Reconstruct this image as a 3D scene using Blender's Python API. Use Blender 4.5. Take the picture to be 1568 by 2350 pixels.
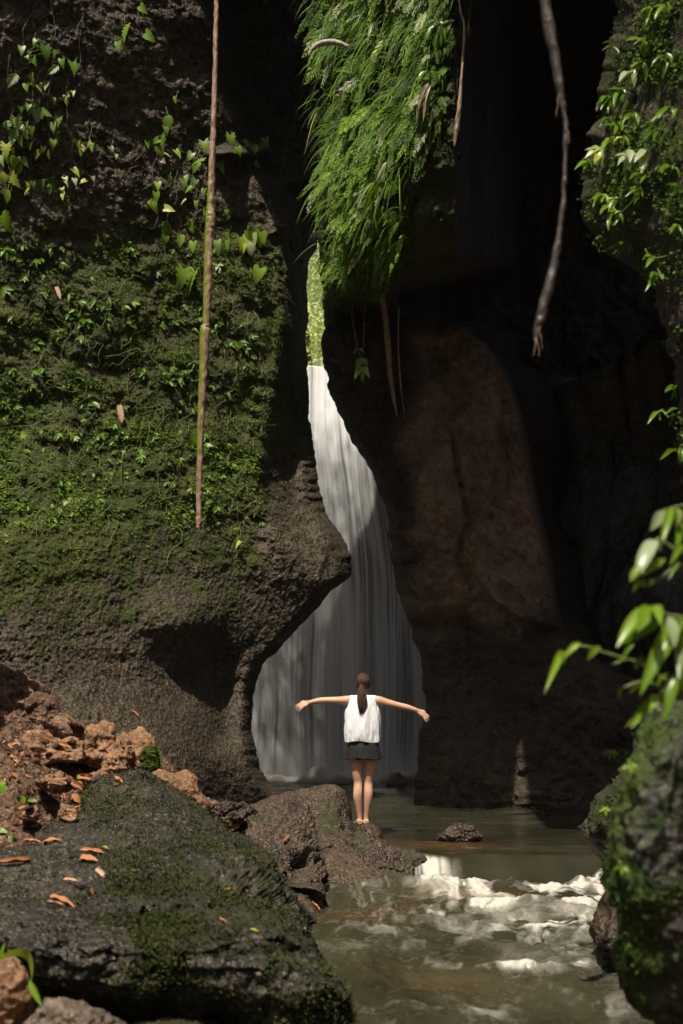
import bpy, math, random
import numpy as np
from mathutils import Vector, Matrix

for o in list(bpy.data.objects):
    bpy.data.objects.remove(o)
rng = np.random.default_rng(11)
random.seed(11)
SC = bpy.context.scene
COL = SC.collection

# ------------------------------------------------------------------ camera
F, CX, HZ, CAMZ = 2611.0, 784.0, 1634.0, 1.75      # focal length, principal point (2350-unit frame), eye height
cam_data = bpy.data.cameras.new("camera")
cam = bpy.data.objects.new("camera", cam_data)
COL.objects.link(cam)
cam.location = (0, 0, CAMZ)
cam.rotation_euler = (math.radians(90), 0, 0)
cam_data.sensor_fit = 'VERTICAL'
cam_data.sensor_height = 36.0
cam_data.lens = F / 2350.0 * 36.0
cam_data.shift_y = (HZ - 1175.0) / 2350.0
cam_data.clip_start = 0.05
cam_data.clip_end = 400
cam_data.dof.use_dof = True
cam_data.dof.focus_distance = 12.6
cam_data.dof.aperture_fstop = 1.6
SC.camera = cam

# ------------------------------------------------------------------ world, sun, exposure
SUN_EL, SUN_AZ = math.radians(63), math.radians(199)     # azimuth clockwise from +Y (camera looks along +Y)
world = bpy.data.worlds.new("World")
SC.world = world
world.use_nodes = True
wn = world.node_tree
wn.nodes.clear()
sky = wn.nodes.new("ShaderNodeTexSky")
sky.sky_type = 'NISHITA'
sky.sun_disc = False
sky.sun_elevation = SUN_EL
sky.sun_rotation = SUN_AZ
sky.dust_density = 5.0
sky.ozone_density = 0.3
sky.air_density = 0.8
bg = wn.nodes.new("ShaderNodeBackground")
bg.inputs[1].default_value = 0.05
wo = wn.nodes.new("ShaderNodeOutputWorld")
wn.links.new(sky.outputs[0], bg.inputs[0])
wn.links.new(bg.outputs[0], wo.inputs[0])
sun_data = bpy.data.lights.new("sun", 'SUN')
sun_data.energy = 5.0
sun_data.angle = math.radians(0.53)
sun_data.color = (1.0, 0.915, 0.77)
sun = bpy.data.objects.new("sun", sun_data)
COL.objects.link(sun)
SDIR = Vector((math.sin(SUN_AZ) * math.cos(SUN_EL), math.cos(SUN_AZ) * math.cos(SUN_EL), math.sin(SUN_EL)))
sun.rotation_euler = SDIR.to_track_quat('Z', 'Y').to_euler()
sun.location = SDIR * 40
SC.view_settings.view_transform = 'Standard'
SC.view_settings.look = 'None'
SC.view_settings.exposure = 0.35
SC.view_settings.gamma = 1.0
SC.view_settings.use_curve_mapping = False
SC.cycles.max_bounces = 5
SC.cycles.diffuse_bounces = 3
SC.cycles.use_adaptive_sampling = True
SC.cycles.adaptive_threshold = 0.03
SC.cycles.transparent_max_bounces = 8

# ------------------------------------------------------------------ helpers
def P(u, v, d):
    """the point seen in direction (u, v) at distance d along the gorge"""
    u, v, d = np.broadcast_arrays(np.asarray(u, float), np.asarray(v, float), np.asarray(d, float))
    return np.stack([(u - CX) / F * d, d, CAMZ + (HZ - v) / F * d], -1)

def V3(u, v, d):
    return Vector(P(u, v, d).tolist())

def _h(ix, iy, iz, seed):
    n = (ix.astype(np.uint32) * np.uint32(374761393) + iy.astype(np.uint32) * np.uint32(668265263)
         + iz.astype(np.uint32) * np.uint32(2147483647 - 101) + np.uint32(seed * 1274126177 & 0xffffffff))
    n = (n ^ (n >> np.uint32(13))) * np.uint32(1274126177)
    n = n ^ (n >> np.uint32(16))
    return (n & np.uint32(0xffffff)).astype(np.float64) / float(0xffffff) * 2 - 1

def vnoise(p, seed=0):
    p = np.asarray(p, float)
    i = np.floor(p).astype(np.int64)
    f = p - i
    f = f * f * f * (f * (f * 6 - 15) + 10)
    out = 0
    for dx in (0, 1):
        wx = f[..., 0] if dx else 1 - f[..., 0]
        for dy in (0, 1):
            wy = f[..., 1] if dy else 1 - f[..., 1]
            for dz in (0, 1):
                wz = f[..., 2] if dz else 1 - f[..., 2]
                out = out + wx * wy * wz * _h(i[..., 0] + dx, i[..., 1] + dy, i[..., 2] + dz, seed)
    return out

def fbm(p, octv=5, gain=0.5, seed=0):
    p = np.asarray(p, float)
    a, s, out = 1.0, 1.0, 0
    for k in range(octv):
        out = out + a * vnoise(p * s + 17.3 * k, seed + k)
        a *= gain
        s *= 2.03
    return out

def ridge(p, octv=4, seed=0):
    a, s, out = 1.0, 1.0, 0
    for k in range(octv):
        out = out + a * (1 - 2 * np.abs(vnoise(np.asarray(p) * s + 9.1 * k, seed + k)))
        a *= 0.5
        s *= 2.07
    return out

def sst(a, b, x):
    t = np.clip((np.asarray(x, float) - a) / (b - a), 0, 1)
    return t * t * (3 - 2 * t)

def gauss(x, y=0.0):
    return np.exp(-(np.asarray(x) ** 2 + np.asarray(y) ** 2))

def lerp(a, b, t):
    return a + (b - a) * t

def tag(o, label=None, cat=None, group=None, kind=None):
    if label: o["label"] = label
    if cat: o["category"] = cat
    if group: o["group"] = group
    if kind: o["kind"] = kind
    return o

def mesh_np(name, verts, faces, smooth=True, attrs=None):
    """faces: (n,k) int array, k = 3 or 4"""
    verts = np.asarray(verts, np.float32).reshape(-1, 3)
    faces = np.asarray(faces, np.int32)
    k = faces.shape[1]
    me = bpy.data.meshes.new(name)
    me.vertices.add(len(verts))
    me.vertices.foreach_set("co", verts.ravel())
    me.loops.add(faces.size)
    me.loops.foreach_set("vertex_index", faces.ravel())
    me.polygons.add(len(faces))
    me.polygons.foreach_set("loop_start", np.arange(0, faces.size, k, dtype=np.int32))
    me.polygons.foreach_set("use_smooth", np.full(len(faces), smooth, bool))
    for an, av in (attrs or {}).items():
        a = me.attributes.new(an, 'FLOAT', 'POINT')
        a.data.foreach_set("value", np.asarray(av, np.float32).ravel())
    me.update(calc_edges=True)
    me.validate()
    return me

def link(name, me, mat=None, parent=None):
    o = bpy.data.objects.new(name, me)
    COL.objects.link(o)
    if mat is not None and me is not None and not me.materials:
        me.materials.append(mat)
    if parent is not None:
        o.parent = parent
    return o

def empty(name, loc):
    o = bpy.data.objects.new(name, None)
    COL.objects.link(o)
    o.location = loc
    return o

def grid_faces(n, m, close_m=False, base=0):
    i = np.arange(n - 1)[:, None]
    j = np.arange(m if close_m else m - 1)[None, :]
    j2 = (j + 1) % m
    return (np.stack([i * m + j + 0 * i, i * m + j2 + 0 * i, (i + 1) * m + j2, (i + 1) * m + j], -1) + base).reshape(-1, 4)

def grid_obj(name, V, mat, close=False, attrs=None, flip=False, smooth=True):
    n, m = V.shape[:2]
    fc = grid_faces(n, m, close)
    if flip: fc = fc[:, ::-1]
    me = mesh_np(name, V.reshape(-1, 3), fc, smooth, attrs)
    return link(name, me, mat)

def tube_geo(pts, rad, seg=8, squash=None, jitter=0.0, seed=0):
    """swept tube -> verts (n*seg+2,3), quads as (k,4)"""
    pts = np.asarray(pts, float)
    n = len(pts)
    rad = np.broadcast_to(np.asarray(rad, float), (n,))
    tn = np.gradient(pts, axis=0)
    tn /= np.linalg.norm(tn, axis=1)[:, None] + 1e-9
    ref = np.array([0.13, 0.97, 0.2])
    a = np.cross(tn, ref); a /= np.linalg.norm(a, axis=1)[:, None] + 1e-9
    b = np.cross(tn, a)
    th = np.linspace(0, 2 * np.pi, seg, endpoint=False)
    r = rad[:, None] * np.ones(seg)[None]
    V = pts[:, None] + r[..., None] * (np.cos(th)[None, :, None] * a[:, None] + np.sin(th)[None, :, None] * b[:, None])
    if jitter:
        V = V + (fbm(V * 30, 3, seed=seed) * jitter)[..., None] * (V - pts[:, None]) / (r[..., None] + 1e-9)
    fc = grid_faces(n, seg, True)
    V = np.concatenate([V.reshape(-1, 3), pts[:1], pts[-1:]])
    c0, c1 = n * seg, n * seg + 1
    j = np.arange(seg); j2 = (j + 1) % seg
    cap0 = np.stack([j2, j, np.full(seg, c0), np.full(seg, c0)], -1)
    cap1 = np.stack([(n - 1) * seg + j, (n - 1) * seg + j2, np.full(seg, c1), np.full(seg, c1)], -1)
    return V, fc, np.concatenate([cap0, cap1])[:, :3]

def tris(q):
    return np.concatenate([q[:, [0, 1, 2]], q[:, [0, 2, 3]]])

def tube_mesh(name, pts, rad, seg=8, jitter=0.0, seed=0):
    V, q, t = tube_geo(pts, rad, seg, jitter=jitter, seed=seed)
    return mesh_np(name, V, np.concatenate([tris(q), t]))

def smooth_path(pts, n):
    """Catmull-Rom through control points, n samples"""
    pts = np.asarray(pts, float)
    k = len(pts)
    ext = np.concatenate([2 * pts[:1] - pts[1:2], pts, 2 * pts[-1:] - pts[-2:-1]])
    t = np.linspace(0, k - 1 - 1e-6, n)
    i = t.astype(int); f = (t - i)[:, None]
    p0, p1, p2, p3 = ext[i], ext[i + 1], ext[i + 2], ext[i + 3]
    return 0.5 * (2 * p1 + (p2 - p0) * f + (2 * p0 - 5 * p1 + 4 * p2 - p3) * f ** 2 + (3 * p1 - p0 - 3 * p2 + p3) * f ** 3)

# ------------------------------------------------------------------ materials
class M:
    def __init__(self, name):
        self.m = bpy.data.materials.new(name)
        self.m.use_nodes = True
        self.t = self.m.node_tree
        self.t.nodes.clear()
        self.out = self.t.nodes.new("ShaderNodeOutputMaterial")
        tc = self.t.nodes.new("ShaderNodeTexCoord")
        self.obj = tc.outputs["Object"]
    def set(self, sock, val):
        if val is None: return
        if hasattr(val, "is_output"): self.t.links.new(val, sock)
        elif isinstance(val, (tuple, list)) and sock.type == 'RGBA' and len(val) == 3: sock.default_value = (*val, 1)
        else: sock.default_value = val
    def n(self, typ, ins=None, **props):
        nd = self.t.nodes.new("ShaderNode" + typ)
        for k, v in props.items(): setattr(nd, k, v)
        for k, v in (ins or {}).items(): self.set(nd.inputs[k], v)
        return nd
    def scale(self, s, vec=None):
        return self.n("Mapping", {0: vec or self.obj, 3: s}).outputs[0]
    def noise(self, scale, detail=4, rough=0.55, vec=None, dist=0.0):
        return self.n("TexNoise", {"Vector": vec or self.obj, "Scale": scale, "Detail": detail, "Roughness": rough, "Distortion": dist}).outputs[0]
    def ramp(self, fac, *stops, interp='LINEAR'):
        nd = self.n("ValToRGB", {0: fac})
        el = nd.color_ramp.elements
        nd.color_ramp.interpolation = interp
        while len(el) < len(stops): el.new(0.5)
        for e, (p, c) in zip(el, stops):
            e.position = p
            e.color = (c, c, c, 1) if not isinstance(c, (tuple, list)) else (*c, 1)
        return nd.outputs[0]
    def math(self, op, a, b=0.0, clamp=False):
        nd = self.n("Math", operation=op, use_clamp=clamp)
        self.set(nd.inputs[0], a); self.set(nd.inputs[1], b)
        return nd.outputs[0]
    def mix(self, fac, a, b, mode='MIX'):
        nd = self.n("Mix", data_type='RGBA', blend_type=mode)
        self.set(nd.inputs[0], fac); self.set(nd.inputs[6], a); self.set(nd.inputs[7], b)
        return nd.outputs[2]
    def attr(self, name, typ='GEOMETRY'):
        return self.n("Attribute", attribute_name=name, attribute_type=typ).outputs["Fac"]
    def bump(self, h, strength=0.5, dist=0.02, normal=None):
        return self.n("Bump", {"Height": h, "Strength": strength, "Distance": dist, "Normal": normal}).outputs[0]
    def bsdf(self, **kw):
        ins = {k.replace("_", " "): v for k, v in kw.items()}
        nd = self.n("BsdfPrincipled")
        for k, v in ins.items(): self.set(nd.inputs[k], v)
        return nd.outputs[0]
    def finish(self, sh):
        self.t.links.new(sh, self.out.inputs[0])
        return self.m

def rock_mat(name, c_dark, c_mid, c_light, moss=(0.030, 0.039, 0.005), grain=26.0, bump=0.6, wet=0.5, moss_noise=3.0, moss_bias=0.0, speck=0.5, gstretch=(1, 1, 1), dry=None):
    m = M(name)
    big = m.noise(0.9, 3, 0.6)
    med = m.noise(6.5, 4, 0.65)
    gv = m.scale(gstretch)
    gr = m.noise(grain, 3, 0.6, vec=gv)
    gr2 = m.n("TexVoronoi", {"Vector": gv, "Scale": grain * 1.25, "Randomness": 1.0}).outputs[0]
    tone = m.math('ADD', m.math('MULTIPLY', big, 0.45), m.math('MULTIPLY', med, 0.55))
    tone = m.math('ADD', tone, m.math('MULTIPLY', m.math('SUBTRACT', gr, 0.5), speck * 0.9))
    col = m.ramp(tone, (0.30, c_dark), (0.50, c_mid), (0.72, c_light))
    if dry is not None:  # second colour set, painting soft light onto the masked area
        lit_tone = m.ramp(tone, (0.30, dry[0]), (0.50, dry[1]), (0.72, dry[2]))
        col = m.mix(m.math('ADD', m.attr('dry'), m.math('MULTIPLY', m.math('SUBTRACT', med, 0.5), m.math('MULTIPLY', m.attr('dry'), 0.8)), True), col, lit_tone)
    # pale mineral flecks
    fl = m.ramp(m.noise(grain * 2.3, 2, 0.5, vec=gv), (0.60, 0.0), (0.72, 1.0))
    col = m.mix(m.math('MULTIPLY', fl, speck), col, tuple(min(1, c * 2.2 + 0.02) for c in c_light))
    # moss film
    ms = m.math('ADD', m.attr("moss"), moss_bias)
    mn = m.noise(moss_noise, 5, 0.75)
    mf = m.math('ADD', ms, m.math('MULTIPLY', m.math('SUBTRACT', mn, 0.5), 2.4))
    mm = m.ramp(mf, (0.40, 0.0), (0.72, 1.0))
    mm = m.math('MULTIPLY', mm, m.ramp(ms, (0.02, 0.0), (0.15, 1.0)))
    mcol = m.ramp(m.noise(grain * 1.6, 2, 0.7), (0.3, tuple(c * 0.4 for c in moss)), (0.52, moss), (0.72, tuple(c * 2.0 for c in moss)))
    mcol = m.mix(m.ramp(m.noise(1.3, 3), (0.45, 0.0), (0.65, 0.7)), mcol, m.mix(0.5, mcol, (0.07, 0.075, 0.008)))
    col = m.mix(mm, col, mcol)
    h = m.math('ADD', m.math('MULTIPLY', med, 0.6), m.math('ADD', m.math('MULTIPLY', gr, 0.6), m.math('MULTIPLY', gr2, 0.5)))
    nb = m.bump(h, bump, 0.035)
    rough = m.ramp(m.noise(2.1, 2), (0.35, 0.85 - 0.45 * wet), (0.7, 0.92 - 0.2 * wet))
    rough = m.mix(mm, rough, (0.9, 0.9, 0.9))
    return m.finish(m.bsdf(Base_Color=col, Roughness=rough, Normal=nb, Specular_IOR_Level=0.22 + 0.25 * wet))

LEAF_STOPS = [(0.0, (0.010, 0.035, 0.006)), (0.22, (0.036, 0.074, 0.005)), (0.42, (0.080, 0.165, 0.008)), (0.6, (0.15, 0.27, 0.016)),
              (0.74, (0.24, 0.37, 0.035)), (0.83, (0.42, 0.42, 0.05)), (0.91, (0.40, 0.52, 0.29)), (1.0, (0.33, 0.22, 0.17))]
def leaf_mat(name, src, rough=0.42, transl=0.35, darken=1.0, spec=0.4, glow_wash=0.0):
    m = M(name)
    t = m.attr("tint", src)
    var = m.math('MULTIPLY', m.math('SUBTRACT', m.noise(18, 3), 0.5), 0.16)
    stops = [(p, tuple(c * darken for c in cc)) for p, cc in LEAF_STOPS]
    col = m.ramp(m.math('ADD', t, var), *stops)
    if glow_wash: col = m.mix(glow_wash, col, (0.78, 0.82, 0.60))
    p = m.bsdf(Base_Color=col, Roughness=rough, Specular_IOR_Level=spec)
    tr = m.n("BsdfTranslucent", {0: m.mix(1.0, col, (0.95, 1.0, 0.45), 'MULTIPLY')}).outputs[0]
    mx = m.n("MixShader", {0: transl})
    m.t.links.new(p, mx.inputs[1]); m.t.links.new(tr, mx.inputs[2])
    return m.finish(mx.outputs[0])

MAT = {}
MAT["leaf"] = leaf_mat("leaf", 'OBJECT')
MAT["leaf_gloss"] = leaf_mat("leaf_gloss", 'OBJECT', rough=0.28, transl=0.4)
MAT["foliage"] = leaf_mat("foliage", 'GEOMETRY', rough=0.6, transl=0.35, spec=0.22)
MAT["overlit_foliage"] = leaf_mat("overlit_foliage", 'GEOMETRY', rough=0.6, transl=0.35, spec=0.2, darken=1.5, glow_wash=0.45)  # leaves paled so the overexposed glow sits in their colour
def olive_mat():
    m = M("dark_olive_moss")
    col = m.ramp(m.attr("tint"), (0.0, (0.012, 0.014, 0.004)), (0.18, (0.028, 0.036, 0.008)), (0.5, (0.07, 0.085, 0.015)))
    return m.finish(m.bsdf(Base_Color=col, Roughness=0.85, Specular_IOR_Level=0.15))
MAT["olive"] = olive_mat()
MAT["moss"] = leaf_mat("moss_tufts", 'GEOMETRY', rough=0.8, transl=0.2, darken=0.75)
MAT["cliff_left"] = rock_mat("wet_dark_cliff", (0.010, 0.0075, 0.0045), (0.036, 0.026, 0.014), (0.085, 0.064, 0.037), grain=18, bump=1.0, wet=0.5, speck=0.8)
MAT["cliff_right"] = rock_mat("brown_cliff", (0.008, 0.006, 0.004), (0.024, 0.016, 0.010), (0.050, 0.034, 0.022), grain=24, bump=0.9, wet=0.4, dry=((0.075, 0.046, 0.026), (0.22, 0.14, 0.085), (0.36, 0.25, 0.165)))  # brown panel tones, with its soft light painted into the colour
MAT["boulder"] = rock_mat("mossy_boulder", (0.005, 0.004, 0.0028), (0.017, 0.014, 0.009), (0.080, 0.067, 0.048), moss=(0.012, 0.015, 0.003), grain=24, bump=1.0, wet=0.65, moss_noise=7.0, speck=1.0, gstretch=(1, 1, 0.6))
MAT["ledge"] = rock_mat("wet_brown_ledge", (0.010, 0.007, 0.0045), (0.038, 0.025, 0.015), (0.125, 0.080, 0.047), moss=(0.014, 0.018, 0.004), grain=30, bump=1.0, wet=0.9, speck=0.8)
MAT["soil"] = rock_mat("brown_soil", (0.016, 0.009, 0.005), (0.090, 0.050, 0.029), (0.27, 0.170, 0.11), grain=22, bump=1.0, wet=0.25, speck=0.5)
MAT["earth_rock"] = rock_mat("earthy_rock", (0.065, 0.035, 0.018), (0.20, 0.108, 0.058), (0.35, 0.21, 0.13), moss=(0.045, 0.060, 0.008), grain=18, bump=0.8, wet=0.15, moss_noise=2.0)
MAT["grey_rock"] = rock_mat("grey_brown_rock", (0.03, 0.022, 0.016), (0.11, 0.085, 0.062), (0.22, 0.18, 0.145), moss=(0.04, 0.05, 0.01), grain=20, bump=0.8, wet=0.3)
MAT["right_rock"] = rock_mat("right_mossy_rock", (0.013, 0.012, 0.010), (0.040, 0.037, 0.032), (0.12, 0.112, 0.098), moss=(0.024, 0.044, 0.006), grain=22, bump=0.9, wet=0.4, moss_noise=4.0)
MAT["pale_bank"] = rock_mat("pale_bank", (0.25, 0.24, 0.15), (0.45, 0.44, 0.28), (0.6, 0.58, 0.42), moss=(0.16, 0.26, 0.05), grain=8, wet=0.0)
MAT["back_cliff"] = rock_mat("back_cliff", (0.05, 0.046, 0.040), (0.12, 0.11, 0.098), (0.20, 0.185, 0.165), grain=8, bump=0.6, wet=0.5)

# ------------------------------------------------------------------ ground under everything
gx = np.linspace(-14.5, 14.5, 41); gy = np.linspace(-13.5, 41, 51)
GX, GY = np.meshgrid(gx, gy)
grid_obj("ground", np.stack([GX, GY, -0.75 + 0.05 * fbm(np.stack([GX, GY, 0 * GX], -1) * 0.3, 3)], -1), MAT["soil"], attrs={"moss": np.zeros(GX.size)})["kind"] = "structure"

def curve(pts):
    a = np.array(sorted(pts), float)
    return lambda v: np.interp(v, a[:, 0], a[:, 1])

# ------------------------------------------------------------------ left cliff
LE = curve([(-1600, 930), (-300, 880), (300, 830), (480, 795), (520, 765), (545, 727), (575, 722), (610, 712), (650, 708), (820, 706), (870, 708), (960, 712),
            (1050, 722), (1130, 735), (1180, 752), (1225, 785), (1255, 803), (1280, 811), (1300, 811), (1320, 806), (1335, 788), (1355, 763), (1395, 733), (1430, 698),
            (1465, 660), (1500, 633), (1512, 612), (1530, 600), (1560, 588), (1590, 580), (1640, 580), (1690, 583), (1730, 590), (1765, 602), (1795, 620), (1830, 648), (1870, 690), (1950, 760)])
LCREASE = curve([(-1600, 420), (0, 455), (150, 470), (300, 500), (400, 545), (470, 600), (520, 628), (700, 645), (900, 618), (1000, 600), (1100, 585), (1300, 640), (1900, 640)])
LDROP = curve([(-1600, -2.0), (-260, -2.2), (-60, 0.9), (0, 1.0), (420, 1.1), (540, 1.3), (900, 1.3), (1050, 1.0), (1200, 0.5), (1330, 0.0), (1900, 0.0)])
def D_left_s(u, v):
    d = 13.0 + 2.7 * (np.asarray(u, float) + 100) / 750
    d = d + sst(0, 95, u - LCREASE(v)) * LDROP(v)
    d = d - 1.5 * sst(820, 1720, v) * gauss((u - 110) / 370)
    d = d - 1.4 * sst(1500, 1830, v) * gauss((u - 360) / 270)
    wob = 30 * fbm(np.stack([np.asarray(u) * 0.012 + 0 * np.asarray(v), np.asarray(v) * 0.012 + 0 * np.asarray(u), 0 * (np.asarray(u) + np.asarray(v))], -1), 3, seed=33)
    d = d + 0.40 * gauss((u + wob - 480) / 85, (v + wob - 1570) / 95) + 0.35 * gauss((u - 520) / 40, (v + wob - 1660) / 90)
    d = d - 0.35 * gauss((u - 420) / 90, (v - 1420) / 60)
    d = d - 0.25 * gauss((u - 720) / 110, (v - 1260) / 80)
    d = d + 0.7 * sst(1350, 300, v) - 0.50 * sst(540, -200, v) * sst(700, 100, u)
    d = d + 1.2 * sst(-200, -1300, v)
    d = d - 0.5 * gauss((u - 545) / 60, (v - 352) / 14)          # mossy shelf with leaves
    return d
def D_left(u, v):
    d = D_left_s(u, v)
    p = P(u, v, d)
    q = p * np.array([1.0, 0.6, 1.0])
    d = d + (0.20 - 0.12 * sst(1050, 1300, v)) * fbm(q * 0.55, 3, seed=3) + (0.055 - 0.035 * sst(1000, 1380, v) - 0.026 * sst(520, 350, v)) * ridge(q * 1.7, 4, seed=9) + (0.035 - 0.017 * sst(1130, 1380, v)) * fbm(q * 7, 4, 0.6, seed=5) + 0.014 * sst(1050, 1250, v) * fbm(q * 24, 2, 0.7, seed=6)
    # slanting seams
    d = d + 0.025 * np.clip(ridge(p @ np.array([[0.9, 0, 0.25], [0, .4, 0], [-0.5, 0, 1.1]]) * 1.1, 2, seed=31), 0.6, 2)
    return d
def edge_round(s, width=0.035):
    """push the last few columns back so that the slot edge is rounded"""
    t = np.clip((s - (1 - width)) / width, 0, 1)
    return t ** 2

def cliff(name, ufun_lo, ufun_hi, vs, ncol, D, mat, thick, tuck_lo, tuck_hi, moss, sdist=None, dry=None, noise_edge=4.0, seed=1, vtop=None):
    s = np.linspace(0, 1, ncol) if sdist is None else sdist
    lo = ufun_lo(vs)[:, None]; hi = ufun_hi(vs)[:, None]
    jit = noise_edge * fbm(np.stack([vs * 0.03, vs * 0 + seed, vs * 0], -1), 4, 0.65, seed=seed)[:, None]
    if tuck_hi: hi = hi + jit
    if tuck_lo: lo = lo + jit
    U = lo + (hi - lo) * s[None]
    VV = vs[:, None] + 0 * U
    if vtop is not None: VV = np.where(VV < -60, -60 + (VV + 60) * ((vtop(U) + 60) / (vs[0] + 60)), VV)
    dd = D(U, VV)
    if tuck_hi: dd = dd + 0.55 * edge_round(s)[None]
    if tuck_lo: dd = dd + 0.55 * edge_round(1 - s)[None]
    front = P(U, VV, dd)
    # closing side and back
    nb = 14
    sb = np.linspace(1, 0, nb)
    Ub = lo + (hi - lo) * sb[None]
    dbk = np.stack([np.interp(sb, s, r) for r in dd]) + thick
    Ub = Ub - tuck_hi * (sb[None]) + tuck_lo * (1 - sb[None])
    VB = vs[:, None] + 0 * Ub
    if vtop is not None: VB = np.where(VB < -60, -60 + (VB + 60) * ((vtop(Ub) + 60) / (vs[0] + 60)), VB)
    back = P(Ub, VB, dbk)
    V = np.concatenate([front, back], 1)
    at = np.concatenate([moss(U, VV), np.zeros(Ub.shape)], 1)
    # close the top
    top = V[:1].copy()
    kk = np.interp(np.concatenate([s, sb]), [0, 1], [0, 1])
    fr = np.stack([np.interp(kk, s, front[0, :, c]) for c in range(3)], -1); bk = np.stack([np.interp(kk, sb[::-1], back[0, ::-1, c]) for c in range(3)], -1)
    top[0] = 0.5 * fr + 0.5 * bk + np.array([0, 0, 0.15])
    V = np.concatenate([top, V], 0)
    at = np.concatenate([at[:1], at], 0)
    ats = {"moss": at}
    if dry is not None:  # mask for the light painted onto the panel
        dr = np.concatenate([dry(U, VV), np.zeros(Ub.shape)], 1)
        ats["dry"] = np.concatenate([dr[:1], dr], 0)
    o = grid_obj(name, V, mat, close=True, attrs=ats)
    o["kind"] = "structure"
    return o

def moss_left(u, v):
    m = 0.14 + 0.68 * sst(400, 620, v) * sst(1560, 1080, v)
    m = m + 0.12 * gauss((u - 560) / 90, (v - 1250) / 140) + 0.25 * gauss((u - 440) / 70, (v - 1430) / 40)
    m = m + 0.45 * gauss((u - 100) / 220, (v - 1260) / 190) + 0.0 * u
    m = m + 0.25 * gauss((u - 545) / 80, (v - 350) / 40)
    return m - 0.5 * sst(540, 660, u) * sst(950, 1100, v)
vsL = np.concatenate([np.linspace(-1300, -60, 46), np.linspace(-50, 1960, 640)])
cliff("left_cliff", lambda v: np.full_like(v, -420.0), LE, vsL, 330, D_left, MAT["cliff_left"], 0.6, 0, 70, moss_left,
      sdist=np.concatenate([np.linspace(0, 0.30, 40)[:-1], np.linspace(0.30, 1.0, 291)]), seed=4, vtop=lambda u: -760 + 560 * sst(60, 260, u))

# ------------------------------------------------------------------ fern buttress and right cliff
RE = curve([(-1600, 690), (-200, 700), (0, 722), (100, 740), (180, 748), (240, 736), (300, 729), (390, 735), (430, 728), (545, 729), (560, 733), (600, 735), (660, 739),
            (720, 745), (755, 746), (768, 738), (780, 738), (800, 741), (830, 745), (870, 752), (905, 760), (945, 775), (980, 791), (998, 804), (1020, 815), (1055, 840), (1085, 856),
            (1130, 870), (1170, 885), (1210, 893), (1250, 900), (1270, 897), (1300, 905), (1350, 912), (1400, 925), (1440, 940), (1480, 955), (1515, 968), (1560, 972),
            (1600, 976), (1630, 981), (1655, 976), (1670, 966), (1700, 962), (1730, 962), (1760, 957), (1790, 951), (1815, 955), (1840, 952), (1950, 950)])
RPANEL = curve([(-1600, 900), (600, 900), (715, 905), (738, 985), (748, 1050), (790, 1110), (850, 1150), (960, 1190), (1100, 1212), (1220, 1238), (1300, 1258), (1400, 1270), (1480, 1300), (1540, 1400), (1620, 1600), (1700, 1800), (1950, 1900)])
def polyline_dist(u, v, pts):
    best = np.full(np.broadcast(u, v).shape, 1e9)
    for (a, b), (c, d) in zip(pts[:-1], pts[1:]):
        dx, dy = c - a, d - b
        t = np.clip(((u - a) * dx + (v - b) * dy) / (dx * dx + dy * dy), 0, 1)
        best = np.minimum(best, np.hypot(u - a - t * dx, v - b - t * dy))
    return best
def D_right(u, v):
    u = np.asarray(u, float); v = np.asarray(v, float)
    wall = 17.0 - 0.9 * sst(1250, 1500, v) * sst(960, 1400, u) - 0.75 * gauss((u - 1070) / 150, (v - 1090) / 270)
    wall = wall - 0.55 * sst(1500, 1850, v)
    wall = wall + 0.13 * np.exp(-(polyline_dist(u, v, [(1040, 1010), (1058, 1120), (1075, 1200), (1050, 1280), (1085, 1350)]) / 8) ** 2)
    wall = wall - 0.28 * np.exp(-(polyline_dist(u, v, [(1085, 1240), (1105, 1320), (1130, 1370), (1190, 1410), (1290, 1440)]) / 13) ** 2)
    wall = wall + 0.25 * np.exp(-(polyline_dist(u, v, [(960, 1440), (1060, 1420), (1110, 1400)]) / 30) ** 2)
    cave = sst(-6, 42, u - RPANEL(v))
    d = lerp(wall, 21.5, cave)
    head = sst(735, 655, v + 0.22 * np.abs(u - 800)) * sst(1170, 1040, u)
    hd = 13.9 + 1.2 * sst(70, 0, u - RE(v)) - 1.2 * sst(820, 1000, u) * sst(720, 480, v) + 1.2 * sst(1060, 1170, u) - 0.6 * gauss((u - 830) / 90, (v - 420) / 300) + 0.9 * sst(560, 720, v)
    hd = hd + 1.9 * sst(250, -1250, v)
    d = lerp(d, hd, head)
    shade_roof = sst(30, -150, v + 0.5 * np.clip(1100 - u, 0, 400) - 0.2 * np.clip(u - 1100, 0, 150)) * sst(985, 1090, u)  # unseen overhang pushed forward to keep sun off the wall below
    d = lerp(d, 9.4, shade_roof)
    p = P(u, v, d)
    d = d + 0.22 * fbm(p * 0.6, 3, seed=13) + 0.07 * ridge(p * 1.9, 4, seed=19) + 0.03 * fbm(p * 8, 4, 0.6, seed=15) + 0.05 * np.round(2 * fbm(p * 1.3, 2, seed=27)) / 2
    return d
def moss_right(u, v):
    return 0.9 * sst(735, 640, v) * sst(1150, 950, u) + 0.05
def panel_light_right(u, v):  # panel paler, surroundings darker: light and shade painted into the colour
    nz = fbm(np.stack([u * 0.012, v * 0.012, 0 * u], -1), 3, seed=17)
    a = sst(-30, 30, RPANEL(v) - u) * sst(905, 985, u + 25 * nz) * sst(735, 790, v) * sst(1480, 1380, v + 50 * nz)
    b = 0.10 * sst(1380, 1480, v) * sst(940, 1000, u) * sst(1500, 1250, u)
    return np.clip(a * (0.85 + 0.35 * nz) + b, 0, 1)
vsR = np.concatenate([np.linspace(-1250, -60, 46), np.linspace(-50, 1960, 560)])
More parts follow.
